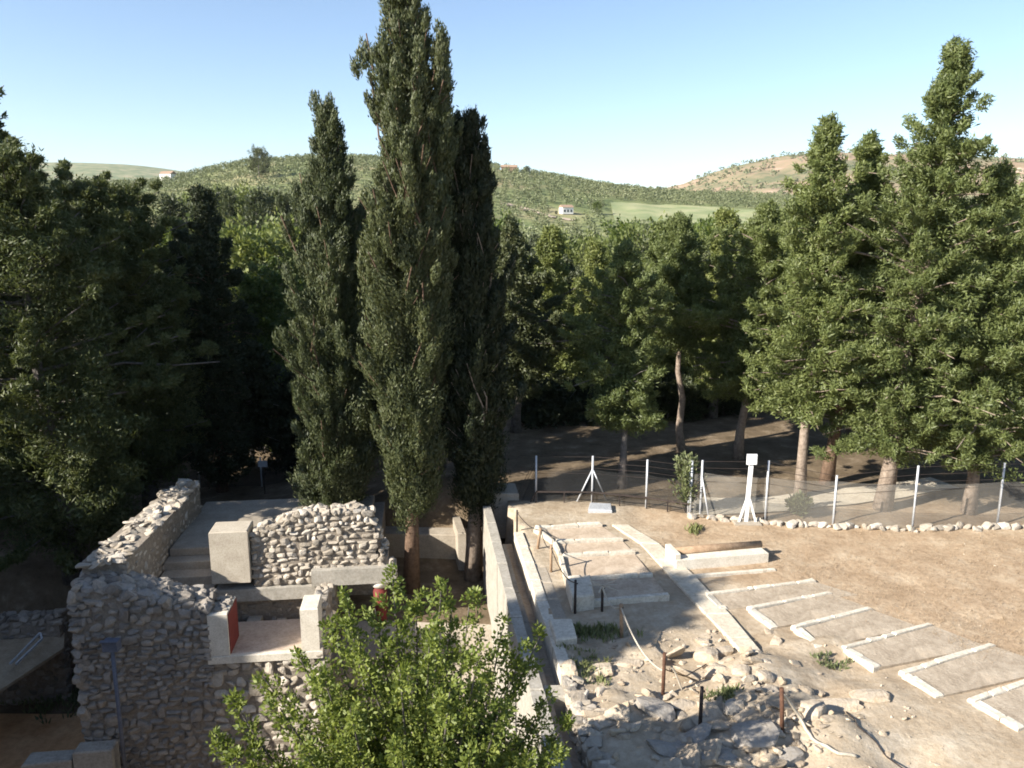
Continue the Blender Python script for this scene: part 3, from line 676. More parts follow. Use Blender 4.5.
far_tree('round_tree', 'small tree on the ridge right of the narrow dark cypress', 'tree', 527, 640, 167, PR_RND[2], None, None, .8)
far_tree('round_tree', 'dark thin tree on the ridge beside the small ridge tree', 'tree', 537, 640, 170, PR_CON[1], None, None, .7)
far_tree('round_tree', 'tiny dark tree in the dip of the skyline left of the bare mountain', 'tree', 658, 690, 187, PR_RND[2], None, None, 1.3)

# olive groves: nobody could count them
def groves():
    rng = np.random.default_rng(3)
    X, Y = np.meshgrid(np.arange(-560, 560, 7.5), np.arange(235, 800, 8.0))
    X = X+rng.normal(0, 1.2, X.shape); Y = Y+rng.normal(0, 1.2, Y.shape)
    x = X.ravel(); y = Y.ravel(); px = 512+F*x/y
    k = (px > -150) & (px < 1200) & (vnoise(x*.02, y*.02, 5) > -.62)
    inf = (px > 600) & (px < 770) & (y > 425) & (y < 525)
    k &= ~inf; k &= ~((np.abs(px-566) < 18) & (np.abs(y-450) < 28))
    x = x[k]; y = y[k]; z = H(x, y); n = len(x)
    sz = rng.uniform(1.5, 2.6, n)*(1.15+.8*vnoise(x*.03, y*.03, 44))
    per = 56
    g = unit(rng.normal(size=(n, per, 3)))*rng.random((n, per, 1))**.4
    c = np.stack([x, y, z+sz*1.05], -1)[:, None]+g*sz[:, None, None]*np.array([1, 1, .8])
    V, Fq = leaves(c.reshape(-1, 3), unit(g.reshape(-1, 3)+rng.normal(0, .5, (n*per, 3))), 1.0, .8, rng)
    o = link('olive_grove', mesh_np('olive_grove', V, Fq), None, M['olive'])
    setp(o, 'grey green olive groves covering the far hillside', 'olive grove', None, 'stuff')
    # scrub on the bare mountain and the far ridge
    n = 2600; a = rng.uniform(-.75, .75, n); r = rng.uniform(1250, 2000, n); x = r*np.sin(a); y = r*np.cos(a); z = H(x, y)
    k = vnoise(x*.006, y*.006, 8)+vnoise(x*.02, y*.02, 8)*.6 > -.02; x, y, z = x[k], y[k], z[k]; n = len(x)
    g = unit(rng.normal(size=(n, 14, 3)))*rng.random((n, 14, 1))**.4
    c = np.stack([x, y, z+2.2], -1)[:, None]+g*np.array([5, 5, 2.6])
    V, Fq = leaves(c.reshape(-1, 3), g.reshape(-1, 3)+rng.normal(0, .5, (n*14, 3)), 4.2, 3.4, rng)
    o = link('mountain_scrub', mesh_np('mountain_scrub', V, Fq), None, M['olive'])
    setp(o, 'dark scrub dotted over the bare tan mountain', 'scrub', None, 'stuff')
groves()

# far buildings
def house_far(name, label, px, y, w, d, h, mat, rz, zoff=0, extra=None, floors=1):
    x = xat(px, y, 10); zb = Hs(x, y)-.5+zoff
    root = thing(name, label, 'house', (x, y, zb), rz)
    m = MB(); m.prism([(-w/2, -d/2), (w/2, -d/2), (w/2, d/2), (-w/2, d/2)], 0, h+.5, .01); m.build('wall', M[mat], root)
    m = MB(); e = .35
    A = np.array([[-w/2-e, -d/2-e, h+.5], [w/2+e, -d/2-e, h+.5], [w/2+e, d/2+e, h+.5], [-w/2-e, d/2+e, h+.5], [-w/2-e, 0, h+.5+d*.28], [w/2+e, 0, h+.5+d*.28]])
    m.add(A, [[0, 1, 5, 4], [2, 3, 4, 5], [3, 2, 1, 0]]); m.add(A[[0, 3, 4, 1, 2, 5]], [[0, 2, 1], [3, 4, 5]]); m.build('roof', M['tile'], root)
    for kx in np.linspace(-w*.3, w*.3, 3):
        m = MB(); m.bar((kx-.5, -d/2-.03, h*.55), (kx+.5, -d/2-.03, h*.55), .1, 1.3); m.build('window', M['pane'], root)
    return root
house_far('white_house', 'small white house in the valley, left of the bright green round tree', 566, 455, 6.5, 5, 3.2, 'render_white', .35, .3)
house_far('white_house', 'tiny white house far off at the foot of the blue mountain', 172, 600, 9, 7, 4.5, 'render_white', -.2, 1)
house_far('brick_house', 'low reddish house on the ridge right of the narrow dark cypress', 509, 640, 12, 7, 2.6, 'tile', 0, .5)

# ------------------------------------------------------------------ the ruined house
O2 = np.array([-12.54, 20.83]); kk = math.hypot(1, .115)
E1 = np.array([-.115/kk, 1/kk]); E2 = np.array([1/kk, .115/kk])
def L3(u, w, z): p = O2+E2*u+E1*w; return np.array([p[0], p[1], z])
e_u = np.array([*E2, 0]); e_w = np.array([*E1, 0]); e_z = np.array([0, 0, 1.])
def lbox(mb, u0, u1, w0, w1, z0, z1, cham=.015, mi=0):
    mb.prism([L3(u0, w0, 0), L3(u1, w0, 0), L3(u1, w1, 0), L3(u0, w1, 0)], z0, z1, cham, mi)
house = thing('ruined_house', 'ruined house of rubble masonry with stair, pillar block and red column', 'ruin', L3(4, 3, -6.5))
HB = L3(4, 3, -6.5)
def hpart(mb, name, mats, parent=house, label=None):
    o = mb.build(name, mats, None); co = np.empty(len(o.data.vertices)*3, np.float32); o.data.vertices.foreach_get('co', co)
    o.data.vertices.foreach_set('co', (co.reshape(-1, 3)-HB).astype(np.float32).ravel()); o.data.update()
    o.parent = parent
    if label: o['label'] = label
    return o
rw = np.random.default_rng(21)
# front wall: tall, rubble crest sloping down to the right
ftop = profile([(0, 6.42), (.9, 6.42), (2.2, 6.05), (3.2, 5.75), (3.75, 5.55)])
m = MB()
m.prism([L3(.05, .08, 0), L3(1.3, .08, 0), L3(1.3, 1.25, 0), L3(.05, 1.25, 0)], -6.5, -.16, .02, 1)
m.prism([L3(1.3, .08, 0), L3(3.75, .08, 0), L3(3.75, 1.15, 0), L3(1.3, 1.15, 0)], -6.5, [-.2, -1.0, -1.0, -.2], .02, 1)
rubble_face(m, L3(.3, 0, -6.5), e_u, e_z, -e_w, 3.45, lambda u: ftop(u+.3), 0, (.14, .27), (.17, .46), 0, .03, rw)
rubble_face(m, L3(0, 1.25, -6.5), -e_w, e_z, -e_u, 1.25, 6.35, 0, (.2, .34), (.3, .6), 0, .03, rw)
z = -6.5
while z < -.25:                                             # squared quoins up the corner
    hq = rw.uniform(.2, .36); lq = rw.uniform(.32, .62)
    stones(m, [L3(lq/2-.03, .14, z+hq/2)], [(lq, .36, hq*.97)], [e_u, e_w, e_z], .05, .2, .02, 0, rw); z += hq*.97
rubble_top(m, lambda a, b: L3(.1+a*3.6, .1+b*1.0, ftop(.1+a*3.6)-6.5-.03+.06*b), 170, (.2, .44), 0, .7, rw)
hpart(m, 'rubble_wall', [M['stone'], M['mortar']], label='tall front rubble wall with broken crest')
# side wall running back
m = MB()
def side_pt(f, wv): return np.interp(wv, [.9, 7.7], [.12 if f == 0 else 1.36, .66 if f == 0 else 1.74])
P = [L3(side_pt(0, .9), .9, 0), L3(side_pt(1, .9), .9, 0), L3(side_pt(1, 7.5), 7.5, 0), L3(side_pt(0, 7.6), 7.6, 0)]
m.prism(P, -3.2, .38, .03, 1)
dirw = P[2]-P[1]; Lw = np.linalg.norm(dirw[:2]); dirw = dirw/Lw
rubble_face(m, np.array([*P[1][:2], -1.9]), dirw, e_z, np.cross(dirw, e_z), Lw, lambda u: 2.3+.06*math.sin(u*3), 0, (.15, .26), (.18, .42), 0, .03, rw)
dl = P[3]-P[0]; Ll = np.linalg.norm(dl[:2]); dl = dl/Ll
rubble_face(m, np.array([*P[3][:2], -3.2]), -dl, e_z, np.cross(-dl, e_z), Ll, 3.6, 0, (.18, .3), (.2, .5), 0, .03, rw)
rubble_top(m, lambda a, b: L3(*(lambda wv: (side_pt(0, wv)+.12+b*(side_pt(1, wv)-side_pt(0, wv)-.2), wv))(.6+a*6.9), .40), 150, (.2, .44), 0, .32, rw)
rubble_top(m, lambda a, b: L3(*(lambda wv: (side_pt(0, wv)+.2+b*.9, wv))(6.3+a*1.2), .5+.12*a), 26, (.2, .4), 0, .6, rw)
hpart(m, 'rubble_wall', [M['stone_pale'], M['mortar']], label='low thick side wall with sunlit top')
# masonry under the platform
m = MB()
lbox(m, 3.76, 7.0, .1, 2.0, -6.5, -2.62, .02, 1)
rubble_face(m, L3(3.75, .02, -6.5), e_u, e_z, -e_w, 3.3, 3.9, 0, (.2, .34), (.22, .5), 0, .03, rw)
rubble_face(m, L3(7.03, .0, -6.5), e_w, e_z, e_u, 2.3, 4.3, 0, (.2, .32), (.2, .45), 0, .03, rw)
lbox(m, 6.62, 7.0, .95, 2.55, -2.6, -1.5, .02, 1)
rubble_face(m, L3(7.0, .8, -2.4), e_w, e_z, e_u, 1.8, 1.1, 0, (.16, .26), (.2, .4), 0, .02, rw)
rubble_top(m, lambda a, b: L3(6.65+.35*b, .9+a*1.6, -1.42), 16, (.2, .34), 0, .6, rw)
hpart(m, 'rubble_wall', [M['stone_pale'], M['mortar']], label='rubble base under the plastered platform')  # paler stone puts the sunlight on this base into its colour
# rear wall on the beams
rtop = profile([(0, 1.85), (.5, 2.15), (1.2, 2.38), (1.7, 2.5), (3.3, 2.55), (3.7, 2.4), (3.9, 1.85), (4.1, 1.3), (4.3, .95), (4.5, .5)])
m = MB()
us = [0, .5, 1.2, 1.7, 3.3, 3.6]
for a, b in zip(us[:-1], us[1:]):
    za, zb2 = rtop(a)-1.5-.12, rtop(b)-1.5-.12
    m.prism([L3(4.56+a, 2.62, 0), L3(4.56+b, 2.62, 0), L3(4.56+b, 3.2, 0), L3(4.56+a, 3.2, 0)], -1.44, [za, zb2, zb2, za], .004, 1)
lbox(m, 8.16, 8.45, 2.62, 3.2, -1.44, .35, .02, 1); lbox(m, 8.452, 8.85, 2.62, 3.2, -1.44, -.6, .02, 1)
rubble_face(m, L3(4.56, 2.56, -1.5), e_u, e_z, -e_w, 4.5, rtop, .08, (.12, .24), (.16, .42), 0, .03, rw)
rubble_face(m, L3(8.8, 2.6, -1.5), e_w, e_z, e_u, .6, .9, 0, (.16, .26), (.2, .35), 0, .0, rw)
rubble_top(m, lambda a, b: L3(4.6+a*4.2, 2.65+b*.5, rtop(a*4.2)-1.5-.06), 90, (.16, .34), 0, .7, rw)
hpart(m, 'rubble_wall', [M['stone_pale'], M['mortar']], label='ragged broken wall above the beams')
# inner wall under the beams
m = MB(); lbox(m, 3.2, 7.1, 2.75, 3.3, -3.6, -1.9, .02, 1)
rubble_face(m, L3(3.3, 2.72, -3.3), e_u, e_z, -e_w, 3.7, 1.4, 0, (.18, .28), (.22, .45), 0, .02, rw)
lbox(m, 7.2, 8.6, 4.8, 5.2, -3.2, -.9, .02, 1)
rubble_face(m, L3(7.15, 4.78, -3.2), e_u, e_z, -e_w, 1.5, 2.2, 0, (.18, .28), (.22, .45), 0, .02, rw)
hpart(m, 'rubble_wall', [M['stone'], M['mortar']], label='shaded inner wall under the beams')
m = MB(); lbox(m, 3.32, 4.5, 2.4, 3.35, -1.2, .53, .03); hpart(m, 'pillar_block', M['block'])
m = MB(); lbox(m, 3.35, 7.1, 2.46, 2.98, -1.88, -1.46, .02); hpart(m, 'beam', M['beam'])
m = MB(); lbox(m, 6.4, 9.1, 2.40, 3.1, -1.455, -.9, .025); hpart(m, 'beam', M['beam'])
# stair and roof terrace
m = MB()
lbox(m, 1.55, 3.3, 2.3, 2.9, -3.4, -1.4, .02); lbox(m, 1.55, 3.3, 2.85, 3.45, -3.4, -1.12, .02); lbox(m, 1.55, 3.3, 3.45, 4.0, -3.4, -.86, .02)
hpart(m, 'stair', M['concrete'])
m = MB(); lbox(m, 1.6, 8.1, 3.995, 8.65, -.85, -.6, .03); lbox(m, 3.31, 8.1, 3.36, 3.993, -.85, -.602, .01); hpart(m, 'roof_slab', M['concrete'])
m = MB(); lbox(m, 1.6, 7.15, 4.05, 8.6, -6.5, -.86, .01); lbox(m, 7.16, 8.5, 5.25, 8.6, -6.5, -.86, .01); lbox(m, .4, 8.7, 1.3, 4.0, -6.5, -3.42, .01); hpart(m, 'foundation', M['mortar'])
# platform with two stub walls, painted red inside
m = MB(); lbox(m, 3.7, 6.98, -.03, 2.05, -2.6, -2.364, .02); lbox(m, 3.85, 6.95, .12, 2.04, -2.37, -2.36, .003, 1); hpart(m, 'floor_slab', [M['plaster'], M['warmfloor']])
m = MB(); lbox(m, 4.3, 4.75, 2.06, 2.72, -3.3, -2.5, .02); lbox(m, 5.2, 5.5, 2.06, 2.7, -3.3, -2.62, .02); lbox(m, 5.95, 6.4, 2.06, 2.7, -3.3, -2.62, .02); hpart(m, 'threshold_block', M['block'])
m = MB(); lbox(m, 3.76, 4.32, -.01, 1.15, -2.359, -1.05, .02); p1 = hpart(m, 'parapet', M['plaster'], label='plastered stub wall with red inner face')
m = MB(); lbox(m, 4.321, 4.345, .06, 1.12, -2.34, -1.1, .004); hpart(m, 'painted_panel', M['red'], p1)
m = MB(); rubble_top(m, lambda a, b: L3(3.85+.4*b, .15+a*.95, -1.03), 22, (.14, .26), 0, .5, rw); hpart(m, 'rubble_crest', M['stone'], p1)
m = MB(); lbox(m, 6.38, 6.9, -.01, .95, -2.359, -1.02, .03); p2 = hpart(m, 'parapet', M['plaster'], label='plain plastered stub wall beside the tree')
# red column
m = MB(); c0 = L3(8.55, 2.72, -3.05)
m.tube([c0, c0+[0, 0, 1.36]], [.19, .235], 20); cl = hpart(m, 'column', M['red'])
m = MB(); m.tube([c0+[0, 0, 1.36], c0+[0, 0, 1.42], c0+[0, 0, 1.48], c0+[0, 0, 1.59]], [.23, .29, .31, .31], 20); hpart(m, 'capital', M['plaster'], cl)

# floodlight on its post in front of the tall wall
fb = L3(1.25, -.42, -6.3); fl = thing('floodlight', 'grey box floodlight on thin post against the shaded tall wall', 'floodlight', fb)
m = MB(); m.tube([(0, 0, 0), (0, 0, 4.6)], .055, 10); m.build('post', M['grey_paint'], fl)
m = MB(); m.bar((-.2, -.02, 4.72), (.22, -.02, 4.72), .26, .30); m.bar((-.24, -.15, 4.89), (.26, -.15, 4.89), .12, .03); m.build('lamp_head', M['grey_paint'], fl)

# ------------------------------------------------------------------ left of the house: shelter, low walls
sh = thing('shelter_roof', 'low sloping sheet roof with a pale metal handrail, left of the ruin', 'shelter', at(20, 670, -4.4))
sb = at(20, 670, -4.4)
def rel(p, b): return np.array(p)-b
m = MB(); A = [at(-60, 735, -4.1), at(64, 652, -4.1), at(66, 627, -3.9), at(-60, 630, -3.9)]
A = [p-sb+[0, 0, .15] for p in A]; m.add(A+[p-[0, 0, .1] for p in A], [[0, 1, 2, 3], [7, 6, 5, 4], [0, 4, 5, 1], [1, 5, 6, 2], [2, 6, 7, 3], [3, 7, 4, 0]]); m.build('roof_sheet', M['shed_sheet'], sh)
m = MB(); m.bar(at(10, 664, -3.55)-sb, at(40, 633, -3.25)-sb, .06, .06); m.bar(at(16, 664, -3.6)-sb, at(42, 639, -3.35)-sb, .06, .06); m.bar(at(40, 633, -3.25)-sb, at(42, 639, -3.4)-sb, .06, .06); m.build('handrail', M['galv'], sh)
for p in (at(-50, 720, -4.1), at(-50, 640, -3.95), at(58, 632, -3.95)):
    m = MB(); q = p-sb; m.tube([(q[0], q[1], -2.2), (q[0], q[1], q[2]+.02)], .06, 8); m.build('leg', M['rust'], sh)
def dry_wall(name, label, a, b, thick, z0, z1, mat='stone', seed=1, group=None, hr=(.16, .28)):
    rng = np.random.default_rng(seed); a = np.array([a[0], a[1], z0]); b = np.array([b[0], b[1], z0]); d = b-a; L = np.linalg.norm(d); d = d/L; n = np.array([d[1], -d[0], 0])
    m = MB(); h = z1-z0
    m.prism([a+n*thick*.42, b+n*thick*.42, b-n*thick*.42, a-n*thick*.42], z0, z1-.08, .02, 1)
    rubble_face(m, a+n*thick/2, d, e_z, n, L, h, 0, hr, (.2, .45), 0, .02, rng)
    rubble_face(m, b-n*thick/2, -d, e_z, -n, L, h, 0, hr, (.2, .45), 0, .02, rng)
    rubble_top(m, lambda s, t: a+d*s*L+n*(t-.5)*thick*.8+e_z*(h-.03), int(L*thick*16)+4, (.18, .34), 0, .6, rng)
    o = m.build(name, [M[mat], M['mortar']]); recentre(o, (a+b)/2); return setp(o, label, 'wall', group)
dry_wall('dry_stone_wall', 'low rubble wall across the dark slope left of the ruin', at(-40, 628, -3.4), at(62, 622, -3.4), .6, -6.4, -3.1, seed=41)
def blk(name, label, P, z0, z1, mat, cham=.04, group=None, cat='stone block'):
    m = MB(); m.prism(P, z0, z1, cham); o = m.build(name, M[mat]); c = np.mean([p[:2] for p in P], 0); recentre(o, (c[0], c[1], z0)); return setp(o, label, cat, group)
b0 = L3(-.5, -.75, 0)
blk('stone_block', 'weathered squared block at the foot of the tall shaded wall', [L3(-.05, -.62, 0), L3(1.0, -.6, 0), L3(1.02, -.12, 0), L3(-.05, -.12, 0)], -6.4, -4.75, 'beam')
blk('stone_block', 'lower squared block left of the weathered one at the wall foot', [L3(-1.4, -.75, 0), L3(-.1, -.65, 0), L3(-.1, -.15, 0), L3(-1.4, -.15, 0)], -6.4, -4.95, 'beam')

# ------------------------------------------------------------------ terrace edge: drain between two stone kerbs
def strip(u0, u1, y0, y1, z0, z1, name, label, mat, segs=1, cat='kerb', group=None):
    m = MB(); ys = np.linspace(y0, y1, segs+1)
    for a, b in zip(ys[:-1], ys[1:]):
        j = R.normal(0, .012, 4); g = .012
        m.prism([(xwall(a)+u0+j[0], a+g), (xwall(a)+u1+j[1], a+g), (xwall(b)+u1+j[2], b-g), (xwall(b)+u0+j[3], b-g)], z0, z1+R.normal(0, .012), .025)
    o = m.build(name, M[mat]); c = (xwall(y0)+(u0+u1)/2, (y0+y1)/2, z0); recentre(o, c); return setp(o, label, cat, group)
strip(0, .30, 12.5, 27.4, -6.5, .02, 'retaining_wall', 'pale retaining wall dropping from the terrace to the sunken court', 'beam', 9, 'wall')
strip(.30, .50, 12.5, 24.6, -.9, -.28, 'drain_kerb', 'lower stone ledge along the left side of the drain', 'concrete', 7)
strip(.50, .80, 12.5, 25.5, -1.2, -.62, 'drain_bed', 'sunken earth-filled drain bed between the kerbs', 'bedwarm', 1, 'drain')
strip(.80, 1.10, 16.4, 24.9, -1.2, .05, 'drain_kerb', 'long pale kerb along the right side of the drain', 'kerb', 7)
strip(1.10, 1.42, 16.9, 22.2, -.5, -.0+.02, 'drain_kerb', 'second flat kerb row beside the drain, in the shadow', 'concrete', 5)
blk('stone_block', 'cross block closing the near end of the drain', [(xwall(16)+.3, 15.75), (xwall(16)+1.05, 15.75), (xwall(16)+1.05, 16.2), (xwall(16)+.3, 16.2)], -1.2, -.1, 'beam')
blk('stone_block', 'upright rough block at the drain side near the green weeds', [at(549, 626), at(572, 626), at(577, 645), at(556, 648)], -.6, .22, 'kerb')

dry_wall('dry_stone_wall', 'rough rubble edge of the bare rise beside the foreground tree', (xwall(12.4)+1.0, 12.4), (xwall(16.3)+1.0, 16.3), .5, -4, .06, 'stone_pale', 43)
M['red_earth'] = surf('red_earth', [(.3, (.45, .24, .11)), (.7, (.60, .37, .2))], 1.2, .95, .4, 8)
sheet('earth_floor', [(-21, 20.2), (-21, 24.2)], [(-12.7, 20.2), (-12.9, 24.2)], M['red_earth'], .05, 10, 10)
# sunken court: low walls
blk('court_ledge', 'grey raised ledge across the sunken court behind the cypress trunks', [(-6.2, 29.6), (-1.5, 29.4), (-1.4, 32), (-6.2, 32.2)], -3.2, -1.9, 'concrete', .03, None, 'ledge')
blk('court_slab', 'pale upright slab between the cypress trunk and the retaining wall', [(-2.05, 28.6), (-1.75, 28.6), (-2.3, 31.4), (-2.6, 31.4)], -3.1, -1.5, 'concrete', .03, None, 'slab')
blk('court_ledge', 'pale low ledge at the far end of the drain under the fence', [at(484, 500), at(519, 500), at(515, 489), at(480, 489)], -1.5, .25, 'concrete', .03, None, 'ledge')
sheet('court_paving', [(-5.6, 22.6), (-5.6, 24.6)], [(-.4, 22.4), (-.55, 24.4)], M['concrete'], .03, 8, 8)

# ------------------------------------------------------------------ the narrow stone path and the kerbed beds
PL = [at(612, 526), at(640, 545), at(672, 580), at(706, 616), at(756, 668)]; PRr = [at(628, 526), at(660, 546), at(697, 580), at(730, 616), at(773, 668)]
m = MB()
cuts = np.linspace(0, 1, 9); kx = np.linspace(0, 1, 5)
pl = np.array(PL); pr = np.array(PRr)
gi = lambda P, t: np.array([np.interp(t, kx, P[:, 0]), np.interp(t, kx, P[:, 1])])
for a, b in zip(cuts[:-1], cuts[1:]):
    m.prism([gi(pl, a), gi(pr, a), gi(pr, b-.003), gi(pl, b-.003)], -.3, .07+R.normal(0, .006), .02)
o = m.build('stone_path', M['path']); setp(o, None, None, None, 'structure')
def bed(label, floor, kerbs, zf, zk, group, matf='bedfloor'):
    c = np.mean([p[:2] for p in floor], 0); b = np.array([c[0], c[1], 0.])
    root = thing('paved_bed', label, 'paved bed', b, 0, group)
    m = MB(); m.prism([p-b for p in floor], -.3, zf, .01); m.build('floor_panel', M[matf], root)
    for k in kerbs:
        m = MB(); K = [np.array([*p[:2], 0])-b for p in k]
        if np.linalg.norm(K[1]-K[0]) < np.linalg.norm(K[2]-K[1]): K = K[1:]+K[:1]
        cu = np.r_[0, np.sort(R.uniform(.15, .85, max(1, int(np.linalg.norm(K[1]-K[0])/.8)))), 1]
        for a, c in zip(cu[:-1], cu[1:]):
            j = R.normal(0, .010, (4, 3)); a += .003
            m.prism([K[0]+(K[1]-K[0])*a+j[0], K[0]+(K[1]-K[0])*c+j[1], K[3]+(K[2]-K[3])*c+j[2], K[3]+(K[2]-K[3])*a+j[3]], -.32, [zk+R.normal(0, .012) for _ in range(4)], .03)
        m.build('kerb', M['kerb'], root)
    return root
def off(a, b, w):
    d = (b-a)[:2]; d = d/np.linalg.norm(d); n = np.array([-d[1], d[0], 0]); return [a, b, b+n*w, a+n*w]
GB = 'grey beds with L-shaped pale kerbs right of the path'
rb = [((707, 597), (816, 583), (722, 611)), ((750, 612), (832, 595), (773, 629)), ((795, 631), (872, 611), (818, 650)), ((845, 651), (933, 627), (875, 670)), ((903, 677), (995, 648), (938, 699)), ((973, 705), (1068, 672), (1020, 731))]
names = ['first grey kerbed bed, farthest back, nearest the white trough', 'second grey kerbed bed counting from the white trough', 'third grey kerbed bed from the trough, with a wide pale kerb', 'fourth grey kerbed bed from the white trough', 'fifth grey kerbed bed from the trough, second nearest the viewer', 'nearest grey kerbed bed, cut by the right edge of view']
cor = [at(*r[0]) for r in rb]; ends = [at(*r[1]) for r in rb]; legs = [at(*r[2]) for r in rb]
for i in range(6):
    c_, e_, l_ = cor[i], ends[i], legs[i]
    d = (e_-c_); step = (cor[i+1]-c_) if i < 5 else (cor[i]-cor[i-1])
    dn = d/np.linalg.norm(d); ld = l_-c_
    nn = np.array([dn[1], -dn[0], 0])                        # toward the viewer
    far = e_+step*.92
    fl_ = [c_+dn*.1+nn*.02, e_, far, l_+dn*.12]
    kb = [[c_, e_, e_-nn*.13, c_-nn*.13-dn*.02], [c_-dn*.02-nn*.13, c_+dn*.20+nn*.0, l_+dn*.20, l_-dn*.02]]
    kb[1] = [c_-dn*.06+nn*.004, c_+dn*.16+nn*.004, l_+dn*.16, l_-dn*.06]
    bed(names[i], fl_, kb, .035+.003*i, .085 if i != 2 else .10, GB)
# beds left of the path
GL = 'warm beds with pale cross kerbs left of the path'
ll = [((535, 530), (600, 526)), ((555, 544), (622, 541)), ((562, 558), (634, 554)), ((568, 581), (652, 577)), ((577, 606), (668, 598))]
ln_ = ['shaded bed farthest back left of the path', 'narrow warm bed, second from the back, left of the path', 'warm bed between the middle pale cross kerbs, left of the path', 'warm bed nearest the viewer, left of the path, with the widest floor']
for i in range(4):
    a, b = at(*ll[i][0]), at(*ll[i][1]); c, d = at(*ll[i+1][0]), at(*ll[i+1][1])
    w = .14; v = (c-a)/np.linalg.norm(c-a)
    bed(ln_[i], [a+v*w*1.05, b+v*w*1.05, d-v*.01, c-v*.01], [[a, b, b+v*w, a+v*w], [a+v*w*1.04-(b-a)*.05, a+v*w*1.04, c-v*.01, c-v*.01-(b-a)*.05]], .04+.01*i, .16, GL, 'bedwarm')
a, b = at(577, 606), at(668, 598); v = np.array([.05, -1, 0])
blk('cross_kerb', 'pale kerb closing the beds left of the path, toward the viewer', [a, b, b+v*.15, a+v*.15], -.2, .17, 'kerb', .025, None, 'kerb')
blk('rough_block', 'upright rough block at the corner of the nearest warm bed', [at(572, 612), at(594, 609), at(590, 590), at(566, 592)], -.2, .42, 'kerb')
# trough with a log lid
tb = at(722, 570); tr_ = thing('stone_trough', 'white walled trough topped with a brown timber, beside the path', 'trough', tb)
a, b = at(676, 571)-tb, at(768, 563)-tb; n = np.array([-(b-a)[1], (b-a)[0], 0]); n = n/np.linalg.norm(n)
m = MB(); m.prism([a, b, b+n*.85, a+n*.85], -.2, .34, .03); m.build('wall', M['plaster'], tr_)
m = MB(); m.tube([a+n*.45+[.12, 0, .42], (a+b)/2+n*.45+[0, 0, .43], b+n*.45+[-.02, 0, .42]], [.11, .115, .105], 12); m.build('timber', M['wood'], tr_)
m = MB(); e0 = a+n*.02; m.prism([e0-[.02, 0, 0], e0+(b-a)*.045, e0+(b-a)*.045+n*.8, e0+n*.8-[.02, 0, 0]], .3, .52, .02); m.build('end_block', M['plaster'], tr_)
a, b = at(688, 579), at(776, 572)
blk('cross_kerb', 'thin pale kerb lying in front of the white trough', [a, b, b+[0, .12, 0], a+[0, .12, 0]], -.2, .08, 'kerb', .02, None, 'kerb')
blk('flat_slab', 'bluish flat slab lying near the fence beyond the beds', [at(588, 513), at(612, 514), at(611, 507), at(590, 506)], -.1, .14, 'galv', .02, None, 'slab')

# ------------------------------------------------------------------ rope posts and ropes
GP = 'posts of the rope barrier'
posts = [('thin dark iron rope post farthest back on the terrace', 517, 531, 510, 'dark_iron', 0, .03), ('pale wooden rope post leaning at the edge of the warm beds', 537, 549, 528, 'wood', .12, .045),
         ('brown wooden rope post beside the warm bed corner', 551, 572, 545, 'wood', 0, .04), ('dark iron rope post standing in the long shadow, left one', 575, 613, 580, 'dark_iron', 0, .035),
         ('dark iron rope post in the long shadow with dry palm frond on top', 602, 611, 585, 'dark_iron', 0, .035), ('weathered wooden rope post with pale rope loops above the weeds', 622, 637, 604, 'wood', -.05, .045),
         ('rusty rope post with a small black tag among bare stones', 663, 692, 653, 'rust', 0, .04), ('dark rust rope post at the edge of the shaded rocks', 700, 727, 687, 'dark_iron', 0, .04),
         ('nearest rusty rope post beside the heap of stones', 782, 738, 688, 'rust', -.08, .045)]
tops = []
for lab, px, by, ty, mt, lean, r in posts:
    p = at(px, by); p[2] = Hs(p[0], p[1]); t_ = zat(ty, p[1]); h = t_-p[2]; h = min(max(h, .6), 1.25)
    root = thing('rope_post', lab, 'post', p, 0, GP)
    m = MB(); m.tube([(0, 0, -.2), (lean*.5, 0, h*.5), (lean, 0, h)], [r, r, r*.95], 8); m.build('post_shaft', M[mt], root)
    m = MB(); m.tube([(lean, 0, h-.10), (lean+.05, -.05, h-.08), (lean+.06, .03, h-.1)], .014, 6); m.build('eyelet', M['dark_iron'], root)
    tops.append(p+np.array([lean, 0, h-.08]))
    if 'tag' in lab:
        m = MB(); m.bar((.03, -.03, h-.22), (.17, -.05, h-.2), .02, .13); m.build('tag', M['dark_iron'], root)
    if 'frond' in lab:
        m = MB()
        for k in range(9):
            a_ = -2.9+k*.35; m.bar((lean, 0, h), (lean+.42*math.cos(a_), .2*math.sin(a_), h+.18*math.sin(k*1.3)), .035, .012)
        m.build('frond', M['rope'], root)
def rope(label, pts, r=.018, mat='rope', sag=0.):
    P = np.array(pts, float)
    if len(P) == 2:
        t = np.linspace(0, 1, 14)[:, None]; P = P[0]*(1-t)+P[1]*t; P[:, 2] -= sag*4*(t*(1-t))[:, 0]
    else:
        k = np.linspace(0, 1, len(P)); t = np.linspace(0, 1, 28)
        P = np.c_[np.interp(t, k, P[:, 0]), np.interp(t, k, P[:, 1]), np.interp(t, k, P[:, 2])]
        for _ in range(2): P[1:-1] = (P[:-2]+P[1:-1]*2+P[2:])/4
    for q in P: q[2] = max(q[2], Hs(q[0], q[1])+.03)
    m = MB(); m.tube(P, r, 6); o = m.build('rope', M[mat]); c = P.mean(0); recentre(o, c); return setp(o, label, 'rope', 'ropes of the barrier')
rope('short pale rope loop between the frond post and weathered wooden post', [tops[4], tops[5]], .025, 'rope', .22)
rope('pale rope from weathered wooden post down to the tagged rusty post', [tops[5], tops[6]+[0, 0, -.35]], .022, 'rope', .3)
rope('pale rope trailing from the tagged post onto bare ground', [tops[6], (tops[6]+at(682, 688))/2+[.03, 0, .02], at(682, 690)], .02)
